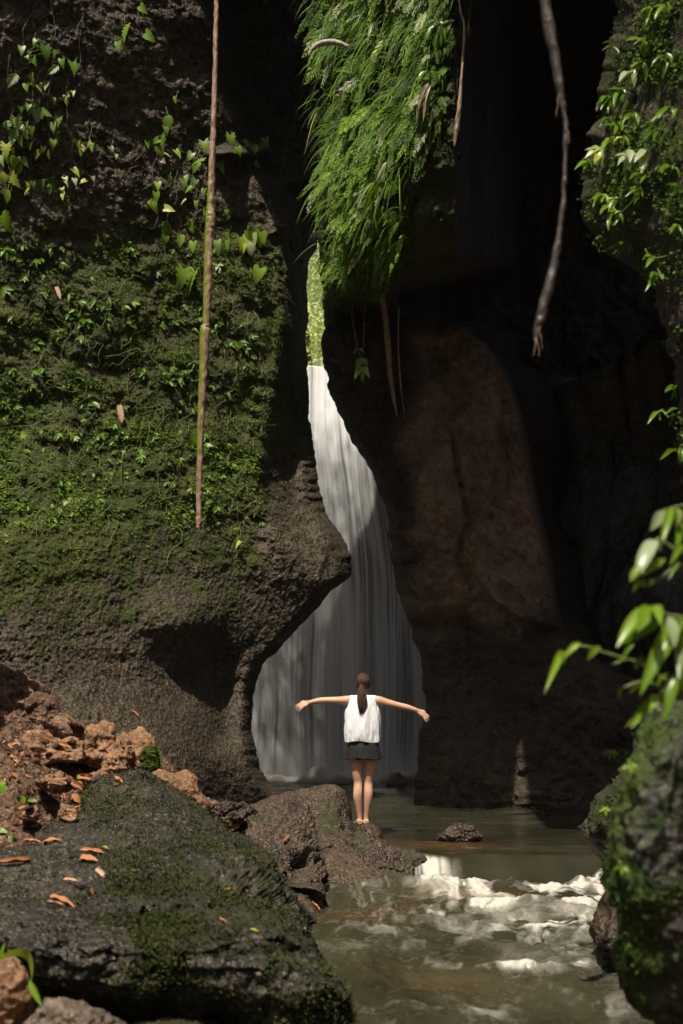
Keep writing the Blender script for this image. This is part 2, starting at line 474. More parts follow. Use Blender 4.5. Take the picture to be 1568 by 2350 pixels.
cliff("right_cliff", RE, lambda v: np.full_like(v, 1850.0), vsR, 290, D_right, MAT["cliff_right"], 1.3, 60, 0, moss_right,
      sdist=np.concatenate([np.linspace(0, 0.6, 230)[:-1], np.linspace(0.6, 1.0, 61)]), seed=6, dry=panel_light_right)

# ------------------------------------------------------------------ near right cliff, overgrown
NE = curve([(-1600, 1440), (0, 1425), (100, 1402), (200, 1382), (300, 1362), (400, 1342), (470, 1332), (530, 1348), (575, 1385), (610, 1450), (650, 1492), (720, 1512), (800, 1530), (900, 1546),
            (1000, 1550), (1100, 1566), (1300, 1590), (1700, 1620), (2200, 1640)])
def D_near(u, v):
    u = np.asarray(u, float)
    d = 8.3 - 1.9 * (u - 1330) / 350 - 0.25 * gauss((u - 1460) / 130, (np.asarray(v, float) - 430) / 150) + 0.7 * sst(-100, -1200, v)
    p = P(u, v, d)
    return d + 0.16 * fbm(p * 0.9, 4, seed=23) + 0.04 * fbm(p * 6, 4, 0.6, seed=25)
vsN = np.concatenate([np.linspace(-900, -60, 30), np.linspace(-50, 2250, 300)])
cliff("near_right_cliff", NE, lambda v: np.full_like(v, 2250.0), vsN, 120, D_near, MAT["cliff_left"], 1.2, 60, 0,
      lambda u, v: 0.5 * sst(720, 560, v) + 0.1, seed=8, noise_edge=14)

# ------------------------------------------------------------------ gorge walls round and behind the viewer
def wall_strip(name, pts, ztop, mat, seed):
    path = smooth_path(np.array([(x, y, 0) for x, y in pts]), 90)
    zz = np.linspace(-0.8, 1, 40)
    nrm = np.gradient(path, axis=0); nrm = np.stack([nrm[:, 1], -nrm[:, 0], 0 * nrm[:, 0]], -1); nrm /= np.linalg.norm(nrm, axis=1)[:, None]
    top = ztop * (1 + 0.12 * fbm(path * 0.25, 3, seed=seed))
    Z = np.where(zz[:, None] < 0, zz[:, None], zz[:, None] * top[None])
    V = np.stack([path[None, :, 0] + 0 * Z, path[None, :, 1] + 0 * Z, Z], -1)
    V = V + nrm[None] * (0.7 * fbm(V * 0.35, 4, seed=seed + 2) + 0.12 * ridge(V * 1.5, 3, seed=seed + 3))[..., None]
    back = V - nrm[None] * 1.5
    VV = np.concatenate([V, back[::-1]], 0)
    o = grid_obj(name, VV, mat, attrs={"moss": np.full(VV.shape[0] * VV.shape[1], 0.3)})
    o["kind"] = "structure"
wall_strip("left_gorge_wall", [(-4.4, 10.9), (-6.2, 8.6), (-8.0, 5.5), (-8.6, 0), (-8.2, -6), (-5.0, -10.5)], 4.5, MAT["cliff_left"], 41)
wall_strip("right_gorge_wall", [(2.9, 6.2), (4.2, 3.5), (5.2, 0), (5.4, -5), (3.5, -9.5), (0, -11.5), (-5.5, -10.8)], 9.0, MAT["cliff_left"], 47)

# ------------------------------------------------------------------ chamber behind the slot: back cliff, side walls
YF = 22.2                                               # foot of the waterfall
def back_cliff():
    x = np.linspace(-9, 9, 150); z = np.concatenate([np.linspace(-0.7, 9.6, 130)])
    X, Z = np.meshgrid(x, z)
    ztop = 8.55 + 1.3 * sst(0.9, 2.6, np.abs(X + 0.5)) 
    Z = np.minimum(Z, ztop)
    Y = YF + 0.75 + 0.25 * fbm(np.stack([X, 0 * X, Z], -1) * 0.8, 4, seed=51) + 0.08 * ridge(np.stack([X, 0 * X, Z], -1) * 2, 3, seed=52)
    Y = Y - 0.5 * sst(2.2, 3.4, np.abs(X))
    V = np.stack([X, Y, Z], -1)
    top = V[-1:].copy(); top[..., 1] += 3.0; top[..., 2] -= 0.15
    low = top.copy(); low[..., 2] = -0.7
    V = np.concatenate([V, top, low])
    o = grid_obj("waterfall_cliff", V, MAT["back_cliff"], attrs={"moss": np.full(V.shape[0] * V.shape[1], 0.1)})
    o["kind"] = "structure"
back_cliff()
wall_strip("chamber_left_wall", [(-5.6, 17.0), (-5.0, 19.0), (-4.2, 21), (-4.0, 23.2)], 9.0, MAT["back_cliff"], 55)
wall_strip("chamber_right_wall", [(4.2, 23.2), (4.4, 21), (5.2, 19.5), (6.0, 17.6)], 9.0, MAT["back_cliff"], 59)

# ------------------------------------------------------------------ upstream bank behind the fall
bx = np.linspace(-9, 9, 60); by = np.linspace(23.2, 36, 60)
BX, BY = np.meshgrid(bx, by)
BZ = 8.4 + 0.62 * np.clip(BY - 25.5, 0, 9) + 0.35 * fbm(np.stack([BX, BY, 0 * BX], -1) * 0.8, 4, seed=61)
o = grid_obj("upstream_bank", np.stack([BX, BY, BZ], -1), MAT["pale_bank"], attrs={"moss": np.full(BX.size, 0.25)})
o["kind"] = "structure"

# ------------------------------------------------------------------ water
def water_mat():
    m = M("river_water")
    foam = m.attr("foam")
    murk = m.ramp(m.noise(0.8, 4), (0.38, (0.018, 0.018, 0.010)), (0.62, (0.042, 0.040, 0.023)))
    murk = m.mix(m.attr("silt"), murk, (0.13, 0.065, 0.022))
    fine = m.noise(38, 4, 0.65)
    ff = m.math('ADD', foam, m.math('MULTIPLY', m.math('SUBTRACT', fine, 0.5), 0.35))
    fm = m.ramp(ff, (0.06, 0.0), (0.5, 0.32), (1.1, 0.92))
    fm = m.math('MULTIPLY', fm, m.ramp(foam, (0.0, 0.0), (0.12, 1.0)))
    col = m.mix(fm, murk, (0.52, 0.495, 0.44))
    rough = m.mix(fm, (0.10, 0.10, 0.10), (0.75, 0.75, 0.75))
    nb = m.bump(m.noise(26, 3, 0.55), 0.12, 0.02)
    return m.finish(m.bsdf(Base_Color=col, Roughness=rough, IOR=1.33, Normal=nb, Specular_IOR_Level=0.5))
MAT["water"] = water_mat()

def stream():
    x = np.linspace(-1.8, 3.6, 430)
    y = np.concatenate([np.linspace(4.2, 12.2, 640), np.linspace(12.22, 15, 120)])
    X, Y = np.meshgrid(x, y)
    # polar flow frame about a point upstream of the little cascade
    cx0, cy0 = 1.15, 14.2
    R = np.hypot(X - cx0, Y - cy0); TH = np.arctan2(X - cx0, cy0 - Y)
    warp = 0.18 * fbm(np.stack([X, Y, 0 * X], -1) * 1.3, 3, seed=71)
    TH = TH + warp * 0.10 * sst(4.2, 6.5, R)
    crest = 10.62 + 0.10 * fbm(np.stack([X * 1.6, 0 * X, 0 * X], -1), 3, seed=72) + 0.12 * sst(1.2, 0.8, X)
    low = 0.215 * sst(5.2, 10.2, Y) - 0.02
    drop = sst(crest + 0.16, crest - 0.26, Y)
    Z = lerp(0.40, low, drop)
    st = fbm(np.stack([TH * 62, R * 1.7, 0 * X], -1), 4, 0.6, seed=73)            # streaks along the flow
    st2 = fbm(np.stack([TH * 140, R * 3.0, 0 * X + 3], -1), 4, 0.6, seed=74)
    wav = fbm(np.stack([X * 2.0, Y * 3.2, 0 * X], -1), 4, 0.55, seed=75)
    down = sst(crest - 0.05, crest - 0.4, Y)
    swell = fbm(np.stack([X * 1.0 + 0.35 * Y, Y * 2.3, 0 * X + 5], -1), 3, 0.5, seed=67)
    Z = Z + down * 0.065 * swell
    Z = Z + down * (0.040 * wav + 0.012 * st) + (1 - down) * 0.007 * fbm(np.stack([X * 3, Y * 6, 0 * X], -1), 3, seed=76)
    # hydraulic jump: foam roll at the foot of the drop, lacy foam carried downstream
    w1 = fbm(np.stack([X * 1.7, Y * 1.7, 0 * X + 1], -1), 4, 0.55, seed=64); w2 = fbm(np.stack([X * 1.7, Y * 1.7, 0 * X + 7], -1), 4, 0.55, seed=65)
    lace = np.clip(ridge(np.stack([TH * 15 + 1.3 * w1, R * 2.4 + 1.3 * w2, 0 * X], -1), 4, seed=62) - 0.35, 0, 2) / 1.2
    lace2 = np.clip(ridge(np.stack([TH * 38 + 1.5 * w1, R * 5.5 + 1.5 * w2, 0 * X + 3], -1), 3, seed=63) - 0.35, 0, 2) / 1.2
    soft = fbm(np.stack([TH * 30 + 1.2 * w1, R * 2.6 + 1.2 * w2, 0 * X + 8], -1), 5, 0.6, seed=66)
    yj = crest - 0.42 + 0.14 * fbm(np.stack([X * 1.9, 0 * X + 4, 0 * X], -1), 3, seed=77)
    gap = np.clip(0.70 + 0.7 * fbm(np.stack([X * 2.6, Y * 1.5, 0 * X + 6], -1), 3, seed=68), 0.15, 1.0)
    roll = np.exp(-((Y - yj) / np.where(Y > yj, 0.10, 0.26)) ** 2)
    lump = 0.5 + 0.5 * fbm(np.stack([X * 4.5 + w1, Y * 7 + w2, 0 * X], -1), 5, 0.6, seed=78)
    inX = sst(0.55, 0.85, X)
    Z = Z + inX * roll * (0.03 + 0.085 * np.clip(lump, 0, 1.2))
    foam = inX * roll * gap * np.clip(0.30 + 0.7 * lump, 0.05, 1.1)
    tail = np.exp(-np.clip(yj - Y, 0, 9) / 1.25) * (Y < yj)
    foam = foam + inX * tail * np.clip(0.46 + 0.65 * soft + 0.40 * lace + 0.3 * swell, 0, 0.95)
    # standing-wave crests downstream
    for (uu, vv, a, w, l) in [(1255, 2085, .8, .55, .16), (1290, 2140, 1.0, .45, .18), (1130, 2090, .55, .5, .12), (1180, 2160, .7, .35, .10), (1000, 2110, .6, .22, .10), (1105, 2195, .6, .42, .08),
                              (1350, 2180, .5, .3, .12), (1230, 2200, .6, .3, .07), (1240, 2270, .3, .5, .08), (1060, 2060, .5, .3, .08)]:
        d = (CAMZ - 0.12) * F / (vv - HZ)
        xx = (uu - CX) / F * d
        g = np.exp(-((X - xx - 0.5 * (Y - d) + 0.15 * w1) / w) ** 2 - ((Y - d + 0.25 * w2) / l) ** 2)
        foam = foam + 1.35 * a * g * np.clip(0.25 + 0.7 * soft + 0.5 * lace2, 0, 1.0)
        Z = Z + 0.045 * a * g
    mask = np.clip(0.45 + 0.9 * fbm(np.stack([X * 0.8, Y * 1.1, 0 * X + 2], -1), 2, seed=61), 0, 1)
    foam = foam + down * mask * (0.26 * lace + 0.34 * lace2 * np.clip(0.5 + soft, 0, 1)) * sst(4.5, 7.0, Y)
    foam = foam + down * 0.16 * np.clip(soft + 0.15, 0, 1) * mask
    # thin white strands over the left lip of the ledge
    lip = np.exp(-((X - 0.86) / 0.17) ** 2) * sst(crest + 0.12, crest, Y) * sst(crest - 0.5, crest - 0.3, Y)
    foam = foam + lip * np.clip(0.75 + 0.9 * fbm(np.stack([X * 26, Y * 2, 0 * X], -1), 3, seed=79), 0, 1.2)
    # faint glitter painted in as foam colour on the calm reach
    foam = foam + (1 - down) * 0.35 * np.clip(fbm(np.stack([X * 2.2, Y * 9, 0 * X + 8], -1), 4, seed=80) - 0.62, 0, 1) * sst(0.2, 0.7, X) * sst(13.6, 11.5, Y)
    silt = 0.6 * gauss((X - 1.0) / 0.5, (Y - 11.5) / 0.35) + 0.7 * gauss((X - 1.15) / 0.45, (Y - 9.75) / 0.16) + 0.3 * gauss((X - 0.2) / 0.5, (Y - 9.0) / 0.35) \
        + 0.12 * gauss((X - 0.6) / 0.6, (Y - 7.2) / 0.35)
    V = np.stack([X, Y, Z], -1)
    o = grid_obj("stream", V, MAT["water"], attrs={"foam": np.clip(foam, 0, 1), "silt": np.clip(silt, 0, 1)})
    o["kind"] = "structure"
stream()

def pool():
    x = np.linspace(-4.6, 6.6, 260)
    y = np.concatenate([np.linspace(15.0, 20.4, 110), np.linspace(20.45, 23.2, 110)])
    X, Y = np.meshgrid(x, y)
    p = np.stack([X, Y, 0 * X], -1)
    Z = 0.40 + 0.014 * fbm(p * np.array([2.0, 4, 1]), 3, seed=81)
    edge = YF - 0.35 + 0.25 * fbm(np.stack([X * 0.9, 0 * X, 0 * X], -1), 3, seed=82)
    f = sst(edge - 0.45, edge, Y)
    lump = 0.55 + 0.45 * fbm(p * 2.2, 4, seed=83)
    Z = Z + f * 0.30 * np.clip(lump, 0.1, 1.2)
    foam = f * 1.0 + 0.1 * np.clip(fbm(p * np.array([1.5, 5, 1]), 4, seed=84) - 0.4, 0, 1) * sst(19, 21.5, Y)
    o = grid_obj("pool", np.stack([X, Y, Z], -1), MAT["water"], attrs={"foam": np.clip(foam, 0, 1), "silt": np.zeros(X.size)})
    o["kind"] = "structure"
pool()

# side strips of calm water left and right of the detailed stream
for nm, xa, xb, ya, yb in (("side_water", 3.6, 6.6, 4.2, 15.0), ("bank_water", -4.6, -1.8, 11.0, 15.0)):
    X, Y = np.meshgrid(np.linspace(xa, xb, 40), np.linspace(ya, yb, 90))
    Z = lerp(0.40, 0.215 * sst(5.2, 10.2, Y) - 0.02, sst(10.78, 10.36, Y)) 
    o = grid_obj(nm, np.stack([X, Y, Z], -1), MAT["water"], attrs={"foam": np.zeros(X.size), "silt": np.zeros(X.size)})
    o["kind"] = "structure"

# ------------------------------------------------------------------ waterfall
def fall_mat():
    m = M("falling_water")
    s = m.attr("streak")
    col = m.ramp(s, (0.0, (0.41, 0.415, 0.40)), (0.5, (0.67, 0.68, 0.67)), (1.0, (0.88, 0.90, 0.90)))
    p = m.bsdf(Base_Color=col, Roughness=0.65, Specular_IOR_Level=0.15)
    tr = m.n("BsdfTranslucent", {0: col}).outputs[0]
    mx = m.n("MixShader", {0: 0.25}); m.t.links.new(p, mx.inputs[1]); m.t.links.new(tr, mx.inputs[2])
    tp = m.n("BsdfTransparent").outputs[0]
    al = m.ramp(s, (0.0, 0.30), (0.25, 0.0))
    mx2 = m.n("MixShader", {0: al}); m.t.links.new(mx.outputs[0], mx2.inputs[1]); m.t.links.new(tp, mx2.inputs[2])
    return m.finish(mx2.outputs[0])
MAT["fall"] = fall_mat()

def waterfall():
    x = np.linspace(-3.0, 2.9, 640); t = np.linspace(0, 1, 200)
    X, T = np.meshgrid(x, t)
    ztop = 8.72 + 0.04 * fbm(np.stack([X * 2, 0 * X, 0 * X], -1), 3, seed=91) - 0.2 * sst(0.2, 1.2, X)
    # lip: first the sheet arrives level, then it tips over and falls
    fallT = np.clip((T - 0.06) / 0.94, 0, 1)
    Z = ztop - (ztop - 0.38) * fallT - 0.08 * sst(0, 0.06, T)
    spread = 0.62 + 0.38 * sst(0.0, 0.55, fallT)
    XX = -0.55 + (X + 0.55) * spread
    p = np.stack([X * 2.4, T * 1.1, 0 * X], -1)
    fold = fbm(p, 3, seed=92); XS = X + 0.045 * fbm(np.stack([X * 1.5, T * 5, 0 * X], -1), 3, seed=95)
    fine = fbm(np.stack([XS * 13, T * 2.6, 0 * X], -1), 5, 0.65, seed=93)
    Y = YF + 0.55 * (1 - sst(0, 0.3, T)) + 0.55 * (1 - sst(0.0, 0.06, T)) + 0.025 * fold + 0.004 * fine
    hair = fbm(np.stack([XS * 34, T * 2.0, 0 * X + 4], -1), 3, 0.6, seed=96)
    body = 0.47 + 0.30 * fold + 0.34 * fine + 0.26 * hair
    body = body + 0.18 * gauss((X + 0.15) / 0.6)
    # darker gaps where rock ribs part the sheet
    rib = fbm(np.stack([X * 1.4 + 4, T * 3.2, 0 * X], -1), 3, seed=94)
    body = body - 0.35 * sst(0.25, 0.8, rib) * sst(0.04, 0.2, T) * sst(0.75, 0.4, T)
    body = lerp(body, 0.5 + 0.5 * (body - 0.5) + 0.12, sst(0.88, 1.0, T))
    V = np.stack([XX, Y, Z], -1)
    o = grid_obj("waterfall", V, MAT["fall"], attrs={"streak": np.clip(body, 0, 1)})
    tag(o, "silky white waterfall seen through the slot behind the person", kind="structure")
waterfall()

# spray hanging at the foot of the fall
def mist():
    m = M("spray")
    n = m.noise(1.6, 3)
    sep = m.n("SeparateXYZ", {0: m.obj}).outputs
    up = m.ramp(sep[2], (0.0, 1.0), (0.55, 0.25), (1.0, 0.0))
    dens = m.math('MULTIPLY', m.math('MULTIPLY', up, m.ramp(n, (0.30, 0.2), (0.65, 1.0))), 0.45)
    vol = m.n("VolumePrincipled", {"Color": (0.95, 0.94, 0.90), "Density": dens, "Anisotropy": 0.1}).outputs[0]
    m.t.links.new(vol, m.out.inputs["Volume"])
    x0, x1, y0, y1, z0, z1 = -2.6, 2.6, 20.6, 22.0, 0.0, 1.3
    v = np.array([(x, y, z) for z in (z0, z1) for y in (0, y1 - y0) for x in (x0, x1)])
    f = np.array([[0, 2, 3, 1], [4, 5, 7, 6], [0, 1, 5, 4], [2, 6, 7, 3], [0, 4, 6, 2], [1, 3, 7, 5]])
    o = link("mist", mesh_np("mist", v, f, False), m.m)
    o.location = (0, y0, 0.42)
    tag(o, "soft spray at the foot of the waterfall", "mist", kind="stuff")
mist()

# ------------------------------------------------------------------ rocks from their outlines, with real thickness
def resample(poly, n):
    poly = np.asarray(poly, float)
    q = np.concatenate([poly, poly[:1]])
    L = np.concatenate([[0], np.cumsum(np.hypot(*np.diff(q, axis=0).T))])
    t = np.linspace(0, L[-1], n, endpoint=False)
    r = np.stack([np.interp(t, L, q[:, 0]), np.interp(t, L, q[:, 1])], -1)
    for _ in range(2):
        r = 0.25 * np.roll(r, 1, 0) + 0.5 * r + 0.25 * np.roll(r, -1, 0)
    return r

ROCKS = {}
def rock(name, outline, depth, bulge, back, mat, label, cat="rock", group=None, amp=0.05, fine=0.012, facet=0.0, nt=110, nr=64, power=0.8, moss=0.0, mossf=None, seed=0, scl=2.2, center=None):
    """depth: number or function of (u, v) giving the distance of the outline sheet"""
    ol = resample(outline, nt)
    c = np.array(center if center else ol.mean(0), float)
    phi = np.linspace(0.02, np.pi - 0.02, nr)
    r = np.sin(phi) ** 0.85
    cz = np.cos(phi)
    UV = c[None, None] + (ol[None] - c[None, None]) * r[:, None, None]
    df = depth if callable(depth) else (lambda u, v: depth + 0 * u)
    base = df(UV[..., 0], UV[..., 1])
    off = np.where(cz > 0, -bulge * np.abs(cz) ** power, back * np.abs(cz) ** power)[:, None]
    V = P(UV[..., 0], UV[..., 1], base + off)
    ctr = V.reshape(-1, 3).mean(0)
    nr_ = V - ctr
    nr_ = nr_ / (np.linalg.norm(nr_, axis=-1, keepdims=True) + 1e-9)
    size = np.abs(V - ctr).max()
    dsp = amp * fbm(V * scl, 4, 0.5, seed=seed) + fine * fbm(V * 14, 4, 0.6, seed=seed + 5)
    if facet:
        dsp = dsp + facet * (np.round(2.5 * fbm(V * scl * 0.8, 2, seed=seed + 8)) / 2.5) + facet * 0.6 * ridge(V * scl * 1.3, 3, seed=seed + 9)
    V = V + nr_ * dsp[..., None]
    at = (mossf(UV[..., 0], UV[..., 1]) if mossf else np.full(V.shape[:2], moss)) * np.where(cz > -0.2, 1, 0.5)[:, None]
    fc = grid_faces(nr, nt, True)
    me = mesh_np(name, V.reshape(-1, 3) , fc, True, {"moss": at})
    # move the origin to the base of the thing
    org = np.array([ctr[0], ctr[1], V[..., 2].min()])
    co = (V.reshape(-1, 3) - org).astype(np.float32)
    me.vertices.foreach_set("co", co.ravel()); me.update()
    o = link(name, me, mat)
    o.location = org
    ROCKS[name] = (V, at, cz)
    return tag(o, label, cat, group)

# soil bank ------------------------------------------------------------------
BANK_TOP = curve([(-500, 1490), (0, 1548), (40, 1558), (100, 1592), (150, 1642), (200, 1690), (300, 1708), (360, 1735), (420, 1800), (480, 1858), (560, 1876), (640, 1885), (720, 1900)])
def D_bank(u, v):
    t = np.clip((v - BANK_TOP(u)) / (2460 - BANK_TOP(u)), 0, 1)
    return lerp(11.6, 6.2 + 0.9 * sst(60, 250, u), t ** 0.72)
def soil_bank():
    u = np.linspace(-520, 720, 330)
    t = np.linspace(0, 1, 330) ** 1.15
    U, T = np.meshgrid(u, t)
    VV = lerp(BANK_TOP(U), 2460, T)
    V = P(U, VV, D_bank(U, VV))
    n = np.array([0, -0.45, 0.89])
    dsp = 0.07 * fbm(V * 1.6, 3, seed=101) + 0.06 * ridge(V * 3.2, 3, seed=102) + 0.05 * np.abs(fbm(V * 9, 3, 0.6, seed=103)) + 0.014 * fbm(V * 30, 3, seed=104)
    V = V + n * dsp[..., None]
    b1 = V[:1] + np.array([0, 0.5, -0.25]); b2 = V[:1] + np.array([0, 1.4, -1.6])
    V = np.concatenate([b2, b1, V])
    o = grid_obj("soil_bank", V, MAT["soil"], attrs={"moss": np.zeros(V.shape[0] * V.shape[1])})
    o["kind"] = "structure"
soil_bank()

BOULDER = [(-30, 2010), (10, 1985), (40, 1962), (100, 1912), (150, 1892), (187, 1878), (198, 1830), (212, 1812), (245, 1792), (310, 1787), (335, 1781), (380, 1802), (440, 1852), (480, 1892), (520, 1930),
           (560, 1944), (595, 1962), (618, 1990), (626, 2055), (665, 2085), (692, 2112), (716, 2172), (745, 2240), (778, 2292), (815, 2400), (810, 2560), (600, 2600), (420, 2560), (300, 2430), (180, 2340), (100, 2260), (30, 2200), (-60, 2150), (-80, 2060)]
def d_boulder(u, v):
    return 9.4 - 2.7 * sst(1780, 2230, v) + 0.6 * gauss((u - 340) / 190, (v - 2440) / 130) - 0.3 * sst(300, -50, u)
def moss_boulder(u, v):
    return 0.38 + 0.20 * gauss((u - 430) / 190, (v - 2060) / 130) + 0.3 * gauss((u - 230) / 45, (v - 1860) / 40) - 0.45 * gauss((u - 80) / 130, (v - 2060) / 110) + 0.15 * gauss((u - 600) / 110, (v - 2100) / 90)
rock("mossy_boulder", BOULDER, d_boulder, 0.75, 0.8, MAT["boulder"], "huge dark mossy boulder filling the lower left foreground", "boulder", amp=0.10, fine=0.026, facet=0.085, nt=380, nr=280, mossf=moss_boulder, seed=201, scl=1.6, power=0.7, center=(330, 2090))

# brown rocks along the top of the bank --------------------------------------
rock("earth_mound", [(-60, 1560), (0, 1540), (35, 1548), (75, 1575), (110, 1597), (150, 1640), (190, 1680), (205, 1702), (150, 1712), (80, 1700), (20, 1700), (-60, 1710)], 11.0, 0.5, 0.5, MAT["soil"],
     "crumbly brown earth mound at the left edge below the cliff", "earth", amp=0.10, fine=0.03, facet=0.05, seed=211, scl=4)
rock("brown_rock", [(25, 1722), (60, 1700), (120, 1694), (165, 1690), (195, 1705), (215, 1735), (190, 1750), (130, 1748), (90, 1765), (45, 1768), (20, 1745)], 10.4, 0.22, 0.3, MAT["earth_rock"],
     "long low brown rock lying across the soil at left", amp=0.05, facet=0.05, seed=214, scl=5, group="brown rocks on the bank")
rock("brown_rock", [(195, 1720), (222, 1684), (240, 1676), (270, 1688), (285, 1700), (270, 1735), (240, 1762), (205, 1750)], 10.5, 0.2, 0.3, MAT["earth_rock"],
     "brown lumpy rock between the long low rock and the moss-capped rock", amp=0.05, facet=0.05, seed=217, scl=5, group="brown rocks on the bank")
rock("moss_capped_rock", [(248, 1722), (270, 1700), (300, 1684), (330, 1680), (352, 1692), (364, 1720), (366, 1760), (352, 1792), (320, 1798), (285, 1790), (258, 1760)], 10.1, 0.32, 0.4, MAT["earth_rock"],
     "rounded brown rock with green moss on its right side", amp=0.04, fine=0.02, seed=221, scl=5, mossf=lambda u, v: 1.3 * sst(305, 350, u) * sst(1700, 1722, v), group="brown rocks on the bank")
rock("brown_rock", [(232, 1770), (252, 1742), (278, 1735), (292, 1728), (303, 1752), (308, 1788), (280, 1795), (240, 1793)], 9.75, 0.15, 0.25, MAT["earth_rock"],
     "pointed brown rock leaning in front of the moss-capped rock", amp=0.03, facet=0.08, seed=224, scl=6, group="brown rocks on the bank")
for k, (cu, cv, ru, rv, dd, lab) in enumerate([(30, 1790, 34, 18, 9.6, "squat brown rock at the left edge of the soil"), (118, 1800, 30, 17, 9.3, "angular brown rock in the middle of the soil bank"), (70, 1870, 26, 15, 8.7, "small angular rock above the boulder's left shoulder"),
                                                (160, 1868, 22, 20, 8.8, "pale upright stone on the soil near the boulder"), (12, 1650, 40, 24, 10.6, "angular brown rock against the earth mound"), (110, 1665, 34, 22, 10.7, "broken brown rock below the earth mound"), (225, 1790, 24, 13, 9.6, "flat brown rock behind the boulder's left shoulder")]):
    a = np.linspace(0, 2 * np.pi, 11, endpoint=False)
    rr = 0.8 + 0.35 * np.random.default_rng(900 + k).random(11)
    rock("brown_rock", [(cu + ru * rr[i] * math.cos(t), cv + rv * rr[i] * math.sin(t)) for i, t in enumerate(a)], dd, 0.14, 0.2, MAT["earth_rock"], lab, amp=0.03, facet=0.05, fine=0.010, nt=70, nr=44, seed=910 + 3 * k, scl=7, group="brown rocks on the bank")
rock("orange_rock", [(349, 1776), (372, 1771), (400, 1780), (425, 1779), (442, 1790), (462, 1820), (482, 1845), (480, 1870), (462, 1888), (430, 1878), (390, 1835), (360, 1800)], 9.9, 0.26, 0.35, MAT["earth_rock"],
     "smooth orange-brown boulder behind the ridge of the big mossy boulder", "boulder", amp=0.04, fine=0.012, seed=227, scl=4.5)
rock("dark_stone", [(477, 1868), (490, 1850), (520, 1846), (555, 1850), (572, 1868), (560, 1893), (520, 1898), (485, 1893)], 10.1, 0.18, 0.25, MAT["ledge"],
     "small dark wet stone with a pale top beside the orange-brown boulder", "stone", amp=0.04, facet=0.06, seed=230, scl=6)
rock("brown_stone", [(-40, 2215), (0, 2200), (30, 2205), (55, 2240), (66, 2290), (60, 2335), (30, 2375), (-40, 2380)], 5.5, 0.2, 0.25, MAT["earth_rock"],
     "round brown stone in the bottom left corner", "stone", amp=0.03, fine=0.010, seed=233, scl=7)
rock("grey_stone", [(72, 2330), (95, 2302), (118, 2290), (150, 2298), (190, 2305), (230, 2322), (270, 2345), (300, 2400), (60, 2400)], 5.3, 0.2, 0.25, MAT["grey_rock"],
     "speckled grey-brown stone at the bottom edge near the corner", "stone", amp=0.03, fine=0.012, facet=0.02, seed=236, scl=7)

# ledge the person stands behind ---------------------------------------------
rock("ledge_rock", [(430, 1875), (520, 1862), (590, 1848), (650, 1832), (705, 1820), (765, 1812), (778, 1820), (790, 1850), (802, 1885), (815, 1925), (850, 1950), (885, 1970), (900, 2010), (880, 2040), (850, 2070), (800, 2090), (760, 2100),
                    (720, 2110), (690, 2060), (640, 2000), (560, 1950), (470, 1930)], lambda u, v: 11.9 - 1.6 * sst(1815, 2100, v), 0.42, 0.6, MAT["ledge"],
     "sloping brown wet ledge rock left of the person's feet", "rock", amp=0.07, fine=0.018, facet=0.04, nt=200, nr=140, seed=241, scl=2.6, mossf=lambda u, v: 0.3 * gauss((u - 770) / 70, (v - 1890) / 60) + 0.2, center=(690, 1950))
rock("ledge_block", [(812, 1935), (835, 1915), (870, 1925), (915, 1940), (945, 1952), (968, 1968), (970, 1985), (950, 2000), (935, 2030), (890, 2060), (840, 2075), (800, 2050), (795, 1980)], lambda u, v: 11.0 - 0.5 * sst(1930, 2080, v), 0.22, 0.4, MAT["ledge"],
     "dark wet block at the end of the ledge beside the little cascade", amp=0.05, fine=0.018, facet=0.05, nt=150, nr=100, seed=246, scl=3.2, moss=0.45)
rock("fractured_rock", [(520, 1905), (560, 1880), (620, 1872), (665, 1868), (690, 1880), (705, 1905), (722, 1945), (735, 1990), (725, 2050), (745, 2120), (748, 2165), (720, 2180), (690, 2150), (640, 2080), (590, 2000), (530, 1950)],
     lambda u, v: 10.3 - 1.2 * sst(1870, 2170, v), 0.28, 0.5, MAT["ledge"],
     "cracked blackish wet rock face between the big boulder and the ledge", amp=0.07, fine=0.02, facet=0.13, nt=200, nr=130, seed=251, scl=4.0, moss=0.3)
rock("standing_stone", [(815, 1905), (830, 1890), (850, 1886), (868, 1893), (880, 1910), (884, 1940), (860, 1960), (820, 1950)], 12.25, 0.30, 0.4, MAT["ledge"],
     "small dark stone under the person's bare feet", "stone", amp=0.02, fine=0.008, seed=256, scl=6)
rock("stream_rock", [(1005, 1918), (1030, 1900), (1065, 1893), (1090, 1900), (1103, 1925), (1095, 1945), (1050, 1950), (1010, 1945)], 11.9, 0.15, 0.2, MAT["ledge"],
     "low wet rock breaking the water right of the person", amp=0.03, fine=0.012, facet=0.03, seed=259, scl=6)
rock("pool_rock", [(888, 1792), (900, 1778), (912, 1774), (925, 1782), (935, 1796), (915, 1806), (895, 1804)], 21.2, 0.15, 0.2, MAT["back_cliff"],
     "dark rock in the foam at the foot of the waterfall", amp=0.03, facet=0.03, seed=262, scl=4, nt=60, nr=40)
